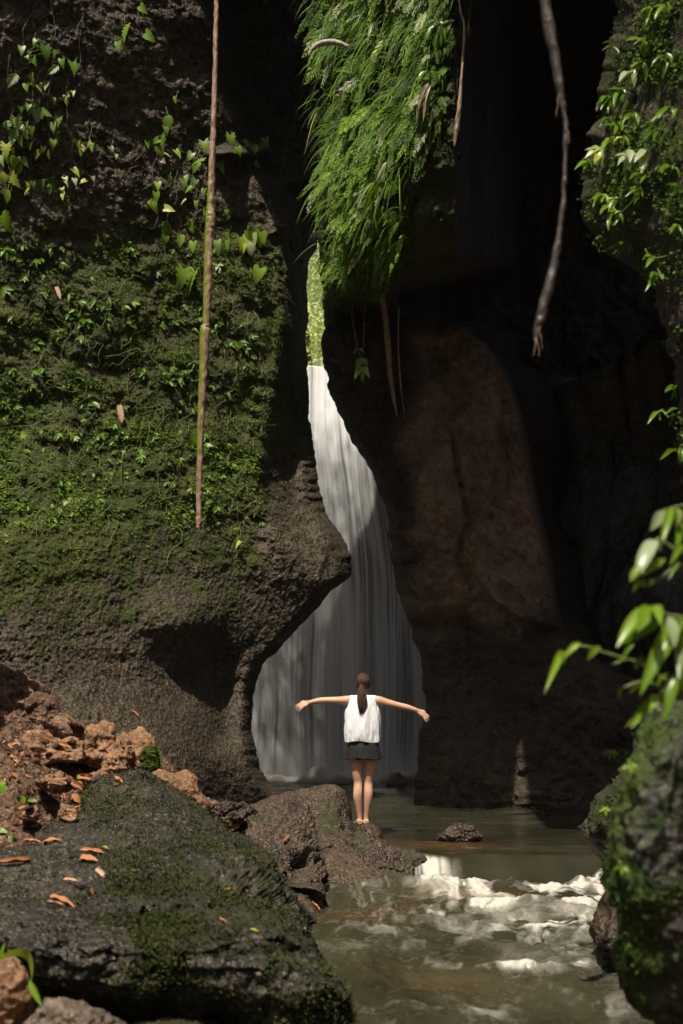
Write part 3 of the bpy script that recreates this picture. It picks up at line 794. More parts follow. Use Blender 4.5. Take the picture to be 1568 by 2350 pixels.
# right hand rocks ----------------------------------------------------------
rock("undercut_rock", [(1352, 1900), (1362, 1868), (1380, 1840), (1410, 1818), (1440, 1790), (1500, 1740), (1600, 1740), (1600, 2240), (1470, 2240), (1440, 2205), (1400, 2190), (1370, 2160), (1366, 2120), (1388, 2070), (1392, 2030), (1378, 1970), (1368, 1945), (1352, 1935)],
     lambda u, v: 7.8 + 0.9 * gauss((u - 1400) / 90, (v - 1985) / 45) - 0.5 * sst(2020, 2200, v), 0.3, 0.6, MAT["ledge"],
     "undercut dark rock with a mossy brow at the right bank", amp=0.05, fine=0.02, facet=0.03, nt=200, nr=140, seed=265, scl=3, mossf=lambda u, v: 0.8 * sst(1945, 1900, v), center=(1480, 1990))
rock("mossy_rock", [(1480, 1640), (1520, 1620), (1600, 1600), (1800, 1600), (1850, 2000), (1800, 2500), (1600, 2520), (1540, 2370), (1470, 2260), (1440, 2160), (1425, 2080), (1418, 1980), (1420, 1900), (1436, 1840), (1455, 1760), (1470, 1690)],
     4.6, 0.35, 0.5, MAT["right_rock"], "tall blurred green mossy rock filling the lower right corner", amp=0.05, fine=0.02, facet=0.03, nt=220, nr=150, seed=271, scl=3.5,
     mossf=lambda u, v: 0.55 + 0.25 * gauss((u - 1440) / 60), center=(1600, 2050))

# moss clumps on the big boulder, grown where its film is thickest

# ------------------------------------------------------------------ person, seen from behind with both arms spread
def skin_mat():
    m = M("skin")
    col = m.ramp(m.noise(9, 3), (0.35, (0.52, 0.29, 0.185)), (0.65, (0.62, 0.37, 0.25)))
    return m.finish(m.bsdf(Base_Color=col, Roughness=0.5, Subsurface_Weight=0.12, Subsurface_Scale=0.01, Subsurface_Radius=(1.0, 0.35, 0.2)))
def cloth_mat(name, c, weave=260, rough=0.85, bump=0.15):
    m = M(name)
    col = m.mix(m.ramp(m.noise(40, 3), (0.3, 0.0), (0.7, 1.0)), tuple(x * 0.9 for x in c), c)
    return m.finish(m.bsdf(Base_Color=col, Roughness=rough, Normal=m.bump(m.noise(60, 3), bump, 0.004)))
def hair_mat():
    m = M("brown_hair")
    st = m.noise(1.0, 4, 0.6, vec=m.scale((170, 170, 9)))
    col = m.ramp(st, (0.32, (0.018, 0.009, 0.005)), (0.52, (0.055, 0.026, 0.012)), (0.70, (0.17, 0.088, 0.040)))
    return m.finish(m.bsdf(Base_Color=col, Roughness=0.5, Normal=m.bump(st, 1.0, 0.012), Specular_IOR_Level=0.4))
MAT["skin"] = skin_mat(); MAT["shirt"] = cloth_mat("white_cotton", (0.86, 0.86, 0.88)); MAT["shorts"] = cloth_mat("charcoal_cloth", (0.0075, 0.007, 0.007), rough=0.8)
MAT["hair"] = hair_mat()
mb = M("bracelet_metal"); MAT["bracelet"] = mb.finish(mb.bsdf(Base_Color=(0.45, 0.32, 0.16), Metallic=0.8, Roughness=0.35))

def loft(rings, seg=28, cap=True):
    """rings: (x, y, z, rx, ry[, dir]) horizontal or oriented rings -> verts, tris"""
    R = np.asarray([r[:5] for r in rings], float)
    th = np.linspace(0, 2 * np.pi, seg, endpoint=False)
    V = np.stack([R[:, None, 0] + R[:, None, 3] * np.cos(th), R[:, None, 1] + R[:, None, 4] * np.sin(th), R[:, None, 2] + 0 * th], -1)
    q = grid_faces(len(R), seg, True)
    Vf = V.reshape(-1, 3)
    t = tris(q)
    if cap:
        Vf = np.concatenate([Vf, R[:1, :3], R[-1:, :3]])
        n = len(R); j = np.arange(seg); j2 = (j + 1) % seg
        t = np.concatenate([t, np.stack([j2, j, np.full(seg, n * seg)], -1), np.stack([(n - 1) * seg + j, (n - 1) * seg + j2, np.full(seg, n * seg + 1)], -1)])
    return Vf, t

def limb(pts, rad, seg=16, n=40):
    p = smooth_path(np.concatenate([np.asarray(pts, float), np.asarray(rad, float)[:, None]], 1), n)
    V, q, t = tube_geo(p[:, :3], p[:, 3], seg)
    return V, np.concatenate([tris(q), t])

def ball(c, r, seg=20, rings=12):
    th = np.linspace(0.001, np.pi - 0.001, rings)
    return loft([(c[0], c[1], c[2] + r[2] * math.cos(a), r[0] * math.sin(a), r[1] * math.sin(a)) for a in th], seg)

def merge(parts):
    vs, ts, off = [], [], 0
    for v, t in parts:
        vs.append(v); ts.append(t + off); off += len(v)
    return np.concatenate(vs), np.concatenate(ts)

def remeshed(name, parts, voxel, smooth_it=4):
    v, t = merge(parts)
    me = mesh_np(name + "_raw", v, t)
    o = bpy.data.objects.new(name + "_raw", me); COL.objects.link(o)
    md = o.modifiers.new("r", 'REMESH'); md.mode = 'VOXEL'; md.voxel_size = voxel; md.use_smooth_shade = True
    if smooth_it:
        sm = o.modifiers.new("s", 'SMOOTH'); sm.factor = 0.5; sm.iterations = smooth_it
    dg = bpy.context.evaluated_depsgraph_get()
    me2 = bpy.data.meshes.new_from_object(o.evaluated_get(dg))
    me2.name = name
    bpy.data.objects.remove(o); bpy.data.meshes.remove(me)
    me2.materials.clear()
    me2.polygons.foreach_set("use_smooth", np.ones(len(me2.polygons), bool))
    return me2

def build_person(loc):
    root = empty("person", loc)
    tag(root, "person in white sleeveless top and black shorts, arms spread, facing the waterfall", "person")
    parts = []
    # legs: heel side toward the viewer (-Y)
    for s, pts, rad in ((-1, [(-0.068, 0.005, 0.80), (-0.072, 0.0, 0.68), (-0.062, 0.005, 0.55), (-0.052, 0.008, 0.455), (-0.055, -0.012, 0.36), (-0.056, -0.012, 0.29), (-0.044, 0.0, 0.17), (-0.034, 0.005, 0.085), (-0.034, 0.005, 0.045)],
                         [0.082, 0.073, 0.059, 0.047, 0.049, 0.048, 0.034, 0.026, 0.028]),
                        (1, [(0.080, 0.005, 0.80), (0.082, 0.0, 0.68), (0.070, 0.005, 0.55), (0.060, 0.008, 0.455), (0.060, -0.012, 0.36), (0.058, -0.012, 0.29), (0.046, 0.0, 0.17), (0.037, 0.008, 0.085), (0.037, 0.008, 0.045)],
                         [0.082, 0.072, 0.058, 0.047, 0.049, 0.047, 0.033, 0.026, 0.028])):
        parts.append(limb(pts, rad, 18, 60))
        ax = pts[-1][0]
        parts.append(limb([(ax, -0.028, 0.028), (ax, 0.03, 0.034), (ax + s * 0.012, 0.10, 0.028), (ax + s * 0.022, 0.165, 0.016)], [0.029, 0.034, 0.033, 0.022], 14, 20))
        for k in range(5):
            parts.append(limb([(ax + s * 0.022 + s * (k - 1.6) * 0.0135, 0.15, 0.012), (ax + s * 0.026 + s * (k - 1.6) * 0.014, 0.205 - 0.011 * k, 0.009)], [0.011 if k == 0 else 0.008] * 2, 8, 5))
    # trunk
    parts.append(loft([(0.006, 0.0, 0.70, 0.11, 0.08), (0.006, -0.004, 0.76, 0.160, 0.105), (0.005, -0.006, 0.84, 0.168, 0.112), (0.004, 0.0, 0.93, 0.142, 0.095), (0.002, 0.006, 1.02, 0.125, 0.086), (0.0, 0.006, 1.12, 0.135, 0.092),
                       (0.0, 0.002, 1.22, 0.150, 0.098), (0.0, 0.0, 1.30, 0.152, 0.092), (0.0, 0.0, 1.35, 0.150, 0.075), (0.0, 0.0, 1.385, 0.105, 0.058), (0.0, 0.004, 1.41, 0.062, 0.052)], 32))
    parts.append(limb([(0.0, 0.0, 1.36), (-0.002, 0.010, 1.43), (-0.002, 0.016, 1.49)], [0.058, 0.049, 0.050], 16, 12))
    # head with face on the far side (+Y)
    parts.append(ball((0.0, 0.015, 1.545), (0.070, 0.088, 0.092)))
    parts.append(ball((0.0, 0.045, 1.495), (0.054, 0.058, 0.070)))
    parts.append(limb([(0.0, 0.100, 1.550), (0.0, 0.118, 1.520), (0.0, 0.100, 1.510)], [0.009, 0.012, 0.011], 8, 8))
    parts.append(limb([(-0.022, 0.094, 1.482), (0.0, 0.101, 1.484), (0.022, 0.094, 1.482)], [0.006, 0.009, 0.006], 8, 8))
    for s in (-1, 1):
        parts.append(ball((s * 0.030, 0.090, 1.548), (0.014, 0.010, 0.009), 12, 8))
        parts.append(ball((s * 0.074, 0.010, 1.535), (0.010, 0.020, 0.031), 12, 8))
    # arms and hands
    arms = [(-1, [(-0.120, 0.0, 1.345), (-0.170, 0.0, 1.348), (-0.26, 0.0, 1.346), (-0.372, -0.004, 1.348), (-0.47, 0.0, 1.342), (-0.565, 0.008, 1.325), (-0.590, 0.010, 1.320)], [0.050, 0.050, 0.042, 0.035, 0.034, 0.025, 0.024],
             (-0.590, 0.010, 1.320), (-0.055, 0.004, -0.022), (-0.088, 0.004, -0.046)),
            (1, [(0.120, 0.0, 1.345), (0.170, 0.0, 1.343), (0.27, 0.0, 1.318), (0.385, -0.004, 1.290), (0.48, 0.0, 1.268), (0.575, 0.008, 1.240), (0.598, 0.010, 1.230)], [0.050, 0.050, 0.042, 0.035, 0.034, 0.025, 0.024],
             (0.598, 0.010, 1.230), (0.052, 0.004, -0.034), (0.068, 0.004, -0.062))]
    for s, pts, rad, w, pal, fing in arms:
        parts.append(limb(pts, rad, 16, 50))
        w = np.array(w); pal = np.array(pal); fing = np.array(fing)
        ey = np.array([0, 1.0, 0])                                     # across the palm (thumb side away from the viewer is +Y)
        pn = np.cross(pal / np.linalg.norm(pal), ey); pn = pn if pn[2] > 0 else -pn
        up = np.array([s * 0.25, 0.0, 0.9])
        # palm turned so that the back of the hand faces up and toward the viewer
        across = 0.55 * ey + 0.83 * np.array([s * 0.35, 0, 0.94])
        across /= np.linalg.norm(across)
        for k in (-0.022, -0.007, 0.008, 0.022):
            parts.append(limb([w + across * k * 0.6, w + pal * 0.6 + across * k, w + pal * 1.25 + across * k * 1.1], [0.016, 0.015, 0.012], 10, 10))
        for k, L in zip((-0.026, -0.009, 0.008, 0.024), (0.72, 0.95, 1.0, 0.90)):
            b = w + pal * 1.2 + across * k * 1.15
            f = fing * L * 0.85
            mid = b + f * 0.5 + across * k * 0.35
            tip = b + f * 0.95 + across * k * 0.6 + np.array([0, 0, -0.010])
            parts.append(limb([b, mid, tip], [0.0095, 0.0085, 0.0065], 8, 8))
        tb = w + pal * 0.35 + across * 0.022
        parts.append(limb([tb, tb + pal * 0.45 + across * 0.022, tb + pal * 0.95 + across * 0.030 + np.array([0, 0, -0.008])], [0.012, 0.010, 0.0075], 8, 8))
    body = remeshed("body", parts, 0.0052, 3)
    link("body", body, MAT["skin"], root)

    def soft_rings(rings, name, mat, nlev, fold_amp, nfold, seed, solid=0.003, hem_wave=0.0, seg=96):
        R = smooth_path(np.asarray(rings, float), nlev)
        th = np.linspace(0, 2 * np.pi, seg, endpoint=False)
        lev = np.linspace(0, 1, nlev)[:, None]
        X = R[:, None, 0] + R[:, None, 3] * np.cos(th); Y = R[:, None, 1] + R[:, None, 4] * np.sin(th); Z = R[:, None, 2] + 0 * th
        rip = fold_amp(lev) * (np.sin(th[None] * nfold + 2.5 * fbm(np.stack([lev + 0 * th, 0 * lev + np.cos(th), 0 * lev + np.sin(th)], -1) * 1.5, 3, seed=seed)) * 0.6
                               + fbm(np.stack([np.cos(th)[None] * 4 + 0 * lev, np.sin(th)[None] * 4 + 0 * lev, Z * 5], -1), 3, seed=seed + 3))
        X = X + rip * np.cos(th)[None]; Y = Y + rip * np.sin(th)[None]
        Z = Z + hem_wave * (1 - lev) ** 4 * np.sin(th[None] * 3 + 1.0)
        V = np.stack([X, Y, Z], -1)
        me = mesh_np(name, V.reshape(-1, 3), grid_faces(nlev, seg, True))
        o = link(name, me, mat, root)
        md = o.modifiers.new("thickness", 'SOLIDIFY'); md.thickness = solid; md.offset = 1
        return o
    # sleeveless top: hem up to the shoulders
    top = soft_rings([(0.002, 0.0, 0.895, 0.176, 0.130), (0.0, 0.0, 0.95, 0.185, 0.132), (-0.003, -0.004, 1.05, 0.190, 0.128), (-0.003, -0.004, 1.15, 0.187, 0.122), (-0.003, -0.004, 1.23, 0.176, 0.115), (-0.002, -0.003, 1.275, 0.162, 0.108), (-0.002, -0.003, 1.32, 0.153, 0.098),
                      (-0.002, 0.0, 1.365, 0.149, 0.082), (-0.002, 0.0, 1.392, 0.142, 0.066), (-0.002, 0.002, 1.398, 0.112, 0.060), (-0.002, 0.004, 1.388, 0.078, 0.056)], "sleeveless_top", MAT["shirt"], 60,
                     lambda l: 0.015 * (1 - 0.7 * l), 7, 301, hem_wave=0.010)
    sh_leg = []
    shorts = soft_rings([(0.006, 0.0, 0.715, 0.196, 0.138), (0.006, 0.0, 0.77, 0.186, 0.132), (0.006, 0.0, 0.84, 0.172, 0.124), (0.005, 0.0, 0.93, 0.148, 0.104)], "shorts", MAT["shorts"], 30,
                        lambda l: 0.0035 * (1 - l), 22, 311, hem_wave=0.008, seg=160)
    # inner legs of the shorts, closing the hem to two openings
    for s in (-1, 1):
        R = [(s * 0.086 + 0.006, 0.0, 0.705, 0.098, 0.118), (s * 0.082 + 0.006, 0.0, 0.78, 0.092, 0.112), (s * 0.072 + 0.005, 0.0, 0.84, 0.085, 0.10)]
        v, t = loft(R, 40, cap=False)
        link("leg_lining", mesh_np("leg_lining", v, t), MAT["shorts"], shorts)
    # hair: cap over the skull, tied low, ponytail down the back
    n = 40
    th = np.linspace(0, 2 * np.pi, 64, endpoint=False); ph = np.linspace(0.02, 2.35, n)
    Pp, Tt = np.meshgrid(ph, th, indexing='ij')
    X = 0.083 * np.sin(Pp) * np.cos(Tt) + 0.002; Y = 0.006 + 0.103 * np.sin(Pp) * np.sin(Tt); Z = 1.540 + 0.104 * np.cos(Pp)
    front = Y > 0.055
    Y = np.where(front & (Pp > 1.15), 0.055 + 0.35 * (Y - 0.055), Y)
    k = 1 + 0.02 * np.sin(Tt * 22 + 3 * Pp) * np.sin(Pp)
    hv = np.stack([X * k, 0.006 + (Y - 0.006) * k, Z], -1)
    hair = link("hair", mesh_np("hair", hv.reshape(-1, 3), grid_faces(n, 64, True)), MAT["hair"], root)
    pony = smooth_path(np.array([(-0.016, -0.088, 1.505, 0.020), (-0.020, -0.112, 1.478, 0.026), (-0.020, -0.122, 1.43, 0.040), (-0.016, -0.125, 1.37, 0.050), (-0.014, -0.132, 1.31, 0.046), (-0.018, -0.138, 1.25, 0.030), (-0.022, -0.140, 1.205, 0.006)]), 60)
    V, q, t = tube_geo(pony[:, :3], pony[:, 3], 40)
    ang = np.tile(np.linspace(0, 2 * np.pi, 40, endpoint=False), 60)
    ctr = np.repeat(pony[:, :3], 40, 0)
    w = 1 + 0.10 * np.sin(ang * 9 + np.repeat(np.linspace(0, 4, 60), 40)) + 0.08 * fbm(V[:2400] * np.array([60, 60, 6]), 2, seed=5)
    V[:2400] = ctr + (V[:2400] - ctr) * w[:, None] * np.array([1, 0.62, 1])
    link("ponytail", mesh_np("ponytail", V, np.concatenate([tris(q), t])), MAT["hair"], hair)
    for k in range(34):
        a = rng.uniform(0, 2 * math.pi); r0 = rng.uniform(0.6, 1.08)
        off_ = np.array([math.cos(a), 0.62 * math.sin(a), 0])
        sp = pony[6:, :3] + off_ * (pony[6:, 3:4] * r0 + 0.004) + rng.normal(0, 0.004, 3) + np.linspace(0, 1, 54)[:, None] ** 2 * rng.normal(0, 0.012, 3)
        link('hair_strand', tube_mesh('hair_strand', sp[::3], np.linspace(0.0035, 0.0012, 18), 5), MAT['hair'], hair)
    tie = [(-0.018 + 0.026 * math.cos(a), -0.100 + 0.022 * math.sin(a), 1.493 + 0.006 * math.sin(a)) for a in np.linspace(0, 2 * math.pi, 20)]
    link("hair_tie", tube_mesh("hair_tie", tie, 0.007, 8), MAT["shorts"], hair)
    for (cx_, cz_, dz) in ((-0.572, 1.323, -0.012), (0.580, 1.238, 0.0)):
        rr = 0.031
        s = -1 if cx_ < 0 else 1
        ring = [(cx_ + s * (0.004 * math.sin(a) + 0.3 * rr * math.cos(a) * 0.3), 0.009 + rr * math.sin(a), cz_ + dz + rr * math.cos(a)) for a in np.linspace(0, 2 * math.pi, 22)]
        link("bracelet", tube_mesh("bracelet", ring, 0.0026, 6), MAT["bracelet"], root)
    return root
PD = 12.3
person = build_person(V3(833, 1893, PD))

# ------------------------------------------------------------------ leaf shapes: base at the origin, tip at -Z, unit length and width, face toward -Y
PROF = {"heart": ([0, .04, .10, .2, .35, .5, .65, .8, .92, 1], [.30, .43, .49, .5, .46, .38, .28, .16, .07, 0]),
        "lance": ([0, .08, .18, .32, .48, .62, .76, .88, .95, 1], [.04, .16, .32, .47, .5, .45, .33, .18, .08, 0]),
        "oval": ([0, .08, .2, .35, .5, .65, .8, .9, .96, 1], [.08, .26, .42, .5, .5, .46, .34, .2, .1, 0]),
        "strip": ([0, .1, .25, .4, .55, .7, .82, .92, .97, 1], [.25, .42, .5, .5, .5, .46, .38, .24, .12, 0])}
def leaf_geo(kind, fold=0.25, curl=0.25, lobes=0, wavy=0.0, seed=0):
    t0, w0 = PROF[kind]
    n = 10 if not lobes else lobes * 3 + 1
    t = np.linspace(0, 1, n)
    w = np.interp(t, t0, w0)
    if lobes:
        saw = (np.arange(n) % 3 == 2)
        w = np.where(saw, w * 0.62, w * 1.05)
    y = curl * t ** 2
    mid = np.stack([0 * t, y, -t], -1)
    wob = wavy * np.sin(t * 14 + seed)
    up_ = 0.10 if kind != "heart" else 0.10 + 0.5 * (1 - t) ** 4
    L = np.stack([-w, y - fold * w + wob, -t + up_ * w], -1)
    R = np.stack([w, y - fold * w - wob, -t + up_ * w], -1)
    V = np.concatenate([L, mid, R])
    i = np.arange(n - 1)
    q = np.concatenate([np.stack([i, i + n, i + n + 1, i + 1], -1), np.stack([i + n, i + 2 * n, i + 2 * n + 1, i + n + 1], -1)])
    return V, q
def fern_geo(pairs=11, width=0.5, curl=0.35, seed=0):
    r = np.random.default_rng(seed)
    vs, qs = [], []
    off = 0
    def add(v, q):
        nonlocal off
        vs.append(v); qs.append(q + off); off += len(v)
    t = np.linspace(0, 1, 8)
    mid = np.stack([0 * t, curl * t ** 2, -t], -1)
    wv = 0.012
    add(np.concatenate([mid + [wv, 0, 0], mid - [wv, 0, 0]]), np.stack([np.arange(7), np.arange(7) + 1, np.arange(7) + 9, np.arange(7) + 8], -1))
    for k in range(pairs):
        tt = 0.12 + 0.86 * k / pairs
        L = width * math.sin(math.pi * min(1, (tt + 0.12) / 1.12) ** 0.75) * (1 - 0.5 * tt) + 0.04
        for s in (-1, 1):
            b = np.array([0, curl * tt ** 2, -tt])
            d = np.array([s * 0.86, 0.10 + 0.1 * r.random(), -0.45 + 0.1 * r.random()]) * L
            nrm = np.array([0.2, -0.1, 0.5]) * (0.30 * L)
            sd = np.array([0, 0.0, 0.5]) * (0.045 + 0.06 * L)
            p = np.stack([b - sd, b + d * 0.55 - sd * 1.15 + [0, -.02, 0], b + d, b + d * 0.5 + sd * 1.1])
            add(p, np.array([[0, 1, 2, 3]]))
    return np.concatenate(vs), np.concatenate(qs)
def mk(name, vq, smooth=True):
    return mesh_np(name, vq[0], vq[1], smooth)
LEAF = {"heart": [mk("leaf", leaf_geo("heart", 0.22, 0.22 + 0.1 * i, seed=i)) for i in range(3)],
        "lobed": [mk("leaf", leaf_geo("heart", 0.2, 0.3, lobes=5, seed=9)), mk("leaf", leaf_geo("lance", 0.2, 0.3, lobes=6, seed=8))],
        "lance": [mk("leaf", leaf_geo("lance", 0.25, c)) for c in (0.15, 0.35, 0.5)],
        "oval": [mk("leaf", leaf_geo("oval", 0.18, c)) for c in (0.2, 0.4)],
        "strip": [mk("leaf", leaf_geo("strip", 0.3, c, wavy=0.02)) for c in (0.05, 0.3)],
        "fern": [mk("frond", fern_geo(10, 0.5, 0.3, 1)), mk("frond", fern_geo(12, 0.42, 0.45, 2)), mk("frond", fern_geo(9, 0.6, 0.2, 3))]}
for k_, l_ in LEAF.items():
    for me_ in l_: me_.materials.append(MAT["leaf_gloss"] if k_ in ("lance", "oval") else MAT["leaf"])

def leaf_matrix(base, tip, width, face=None, roll=0.0):
    base = Vector(base); tip = Vector(tip)
    z = (base - tip); L = z.length; z.normalize()
    f = Vector(face) if face is not None else Vector((0, -1, 0.35))
    y = -(f - z * f.dot(z)); y.normalize()
    x = y.cross(z); x.normalize()
    if roll:
        rm = Matrix.Rotation(roll, 3, z); x = rm @ x; y = rm @ y
    m = Matrix(((x.x * width, y.x * L, z.x * L, base.x), (x.y * width, y.y * L, z.y * L, base.y), (x.z * width, y.z * L, z.z * L, base.z), (0, 0, 0, 1)))
    return m
def put(me, mtx, tint, parent=None, name="leaf"):
    o = bpy.data.objects.new(name, me); COL.objects.link(o)
    if parent is not None:
        o.parent = parent
        o.matrix_parent_inverse = Matrix.Translation(parent.location).inverted()
    o.matrix_basis = mtx
    o["tint"] = float(tint)
    return o
def stem_mat(name, c1, c2):
    m = M(name)
    return m.finish(m.bsdf(Base_Color=m.ramp(m.noise(30, 4), (0.35, c1), (0.65, c2)), Roughness=0.65, Normal=m.bump(m.noise(60, 3), 0.5, 0.004)))
MAT["stem"] = stem_mat("green_stem", (0.06, 0.09, 0.015), (0.16, 0.19, 0.04))
MAT["twig"] = stem_mat("brown_twig", (0.05, 0.03, 0.018), (0.15, 0.10, 0.06))

def leaf_cloud(C, dirs, nrm, L, W, tint, curl=0.15):
    """many small folded leaves -> verts, tris, tint per vertex"""
    C = np.asarray(C, float)
    d = dirs / (np.linalg.norm(dirs, axis=1)[:, None] + 1e-9)
    s = np.cross(d, nrm); s /= np.linalg.norm(s, axis=1)[:, None] + 1e-9
    n = np.cross(s, d)
    L = np.asarray(L)[:, None]; W = np.asarray(W)[:, None]
    a = C; b = C + d * L * 0.5 + s * W * 0.5 - n * W * 0.12; c = C + d * L - n * L * curl; e = C + d * L * 0.5 - s * W * 0.5 - n * W * 0.12
    V = np.stack([a, b, c, e], 1).reshape(-1, 3)
    i = np.arange(len(C))[:, None] * 4
    T = np.concatenate([i + np.array([[0, 1, 2]]), i + np.array([[0, 2, 3]])])
    return V, T, np.repeat(np.asarray(tint, float), 4)
def rnd(n, a=-1.0, b=1.0): return rng.uniform(a, b, n)
def rvec(n, s=1.0): return rng.normal(0, s, (n, 3))
def cloud_obj(name, packs, mat, **kw):
    V, T, A, off = [], [], [], 0
    for v, t, a in packs:
        V.append(v); T.append(t + off); A.append(a); off += len(v)
    me = mesh_np(name, np.concatenate(V), np.concatenate(T), False, {"tint": np.concatenate(A)})
    return tag(link(name, me, mat), **kw)

# ------------------------------------------------------------------ left cliff: carpet of tiny creepers and moss
def left_carpet():
    packs = []
    n = 60000
    u = rng.uniform(-60, 690, n); v = rng.uniform(470, 1300, n)
    dens = 0.10 + 0.9 * sst(520, 640, v) * sst(1260, 1120, v)
    pn = fbm(np.stack([u * 0.012, v * 0.016, 0 * u], -1), 4, 0.6, seed=401)
    keep = rng.random(n) < dens * np.clip(0.32 + 0.85 * pn, 0.02, 1) * (u < LCREASE(v) + 10)
    u, v, pn = u[keep], v[keep], pn[keep]
    n = len(u)
    C = P(u, v, D_left(u, v) - 0.015)
    L = rng.uniform(0.018, 0.050, n) * (0.7 + 0.5 * (rng.random(n) < 0.15))
    low = sst(900, 1150, v)
    tint = np.clip(0.30 + 0.12 * pn + rng.normal(0, 0.08, n) + 0.20 * low, 0.1, 0.8)
    dirs = np.stack([rnd(n, -1, 0.8), rnd(n, -0.9, -0.1), rnd(n, -0.7, 0.25)], -1)
    packs.append(leaf_cloud(C, dirs, np.tile([0.2, -0.5, 0.8], (n, 1)) + rvec(n, 0.25), L, L * 0.62, tint))
    cloud_obj("creeper_carpet", packs, MAT["foliage"], label="carpet of tiny green creepers over the left cliff", cat="ground cover", kind="stuff")
    # granular moss cushions
    n = 42000
    u = rng.uniform(-60, 660, n); v = rng.uniform(430, 1560, n)
    pn = fbm(np.stack([u * 0.008 + 5, v * 0.009, 0 * u], -1), 4, 0.6, seed=405)
    keep = rng.random(n) < np.clip(0.15 + 0.9 * pn, 0, 1) * (u < LCREASE(v) + 20) * sst(1560, 1250, v)
    u, v = u[keep], v[keep]; n = len(u)
    C = P(u, v, D_left(u, v) - 0.005)
    L = rng.uniform(0.012, 0.024, n)
    tint = np.clip(0.18 + 0.14 * rng.random(n) + 0.22 * sst(1050, 1300, v), 0, 0.7)
    cloud_obj("cliff_moss", [leaf_cloud(C, np.stack([rnd(n), rnd(n, -1, -0.3), rnd(n, -0.3, 0.8)], -1), rvec(n) + [0, -0.5, 0.5], L, L * 0.7, tint)], MAT["moss"],
              label="dark green moss film over the left cliff", cat="moss", kind="stuff")
    # wiry creeping stems
    vs, ts, off = [], [], 0
    for k in range(150):
        u0, v0 = rng.uniform(0, 600), rng.uniform(600, 1230)
        if u0 > float(LCREASE(v0)): continue
        m = rng.integers(5, 9)
        ang = rng.uniform(0.9, 2.2)
        pts = [(u0, v0)]
        for j in range(m):
            ang += rng.normal(0, 0.55)
            st = rng.uniform(8, 17)
            pts.append((pts[-1][0] + st * math.cos(ang), pts[-1][1] + st * abs(math.sin(ang)) * (1 if rng.random() < 0.85 else -1)))
        pts = np.array(pts)
        w = P(pts[:, 0], pts[:, 1], D_left(pts[:, 0], pts[:, 1]) - 0.035 - 0.03 * rng.random(len(pts)))
        V, q, t = tube_geo(smooth_path(w, 18), 0.0042, 4)
        vs.append(V); ts.append(np.concatenate([tris(q), t]) + off); off += len(V)
    o = link("creeping_stems", mesh_np("creeping_stems", np.concatenate(vs), np.concatenate(ts)), MAT["stem"])
    tag(o, "thin yellowish creeping stems on the left cliff", "stems", kind="stuff")
left_carpet()

# seedlings that can be told apart -------------------------------------------
def sprig_mesh(seed):
    r = np.random.default_rng(seed)
    vs, qs, off = [], [], 0
    for k in range(r.integers(4, 8)):
        V, q = leaf_geo("lance", 0.25, 0.35)
        L = r.uniform(0.55, 1.0); w = 0.42 * L
        a = r.uniform(-1.35, 1.35)
        tilt = r.uniform(0.4, 1.1)
        V = V * np.array([w, L, L])
        ca, sa = math.cos(tilt), math.sin(tilt)
        V = np.stack([V[:, 0], V[:, 1] * ca + V[:, 2] * sa, -V[:, 1] * sa + V[:, 2] * ca], -1)      # lift away from the wall
        ca, sa = math.cos(a), math.sin(a)
        V = np.stack([V[:, 0] * ca - V[:, 2] * sa, V[:, 1], V[:, 0] * sa + V[:, 2] * ca], -1)
        V = V + np.array([r.normal(0, .06), 0, r.normal(0, .06)])
        vs.append(V); qs.append(q + off); off += len(V)
    me = mesh_np("seedling", np.concatenate(vs), np.concatenate(qs))
    me.materials.append(MAT["leaf"])
    return me
SPRIG = [sprig_mesh(500 + i) for i in range(7)]
def seedlings():
    k = 0
    pts = []
    while len(pts) < 230 and k < 9000:
        k += 1
        u, v = rng.uniform(0, 600), rng.uniform(560, 1215)
        if u > float(LCREASE(v)) - 5: continue
        nv = float(fbm(np.array([[u * 0.011, v * 0.014, 2.0]]), 3, seed=411)[0])
        if rng.random() > np.clip(0.45 + 0.9 * nv, 0.02, 1): continue
        if any(abs(u - a) < 9 and abs(v - b) < 8 for a, b in pts): continue
        pts.append((u, v))
    for (u, v) in pts:
        s = rng.uniform(0.06, 0.125) * (1.3 if v < 900 else 0.95)
        o = bpy.data.objects.new("seedling", SPRIG[rng.integers(0, 7)]); COL.objects.link(o)
        o.location = V3(u, v, float(D_left(u, v)) - 0.02)
        o.rotation_euler = (rng.normal(0, 0.15), rng.normal(0, 0.35), rng.normal(0.2, 0.3))
        o.scale = (s, s, s)
        t = 0.42 + rng.normal(0, 0.08) + 0.10 * (v > 950)
        if rng.random() < 0.05: t = 0.9
        o["tint"] = float(np.clip(t, 0.2, 0.93))
        tag(o, "small leafy seedling among the many rooted on the mossy left cliff", "seedling", "seedlings on the left cliff")
seedlings()

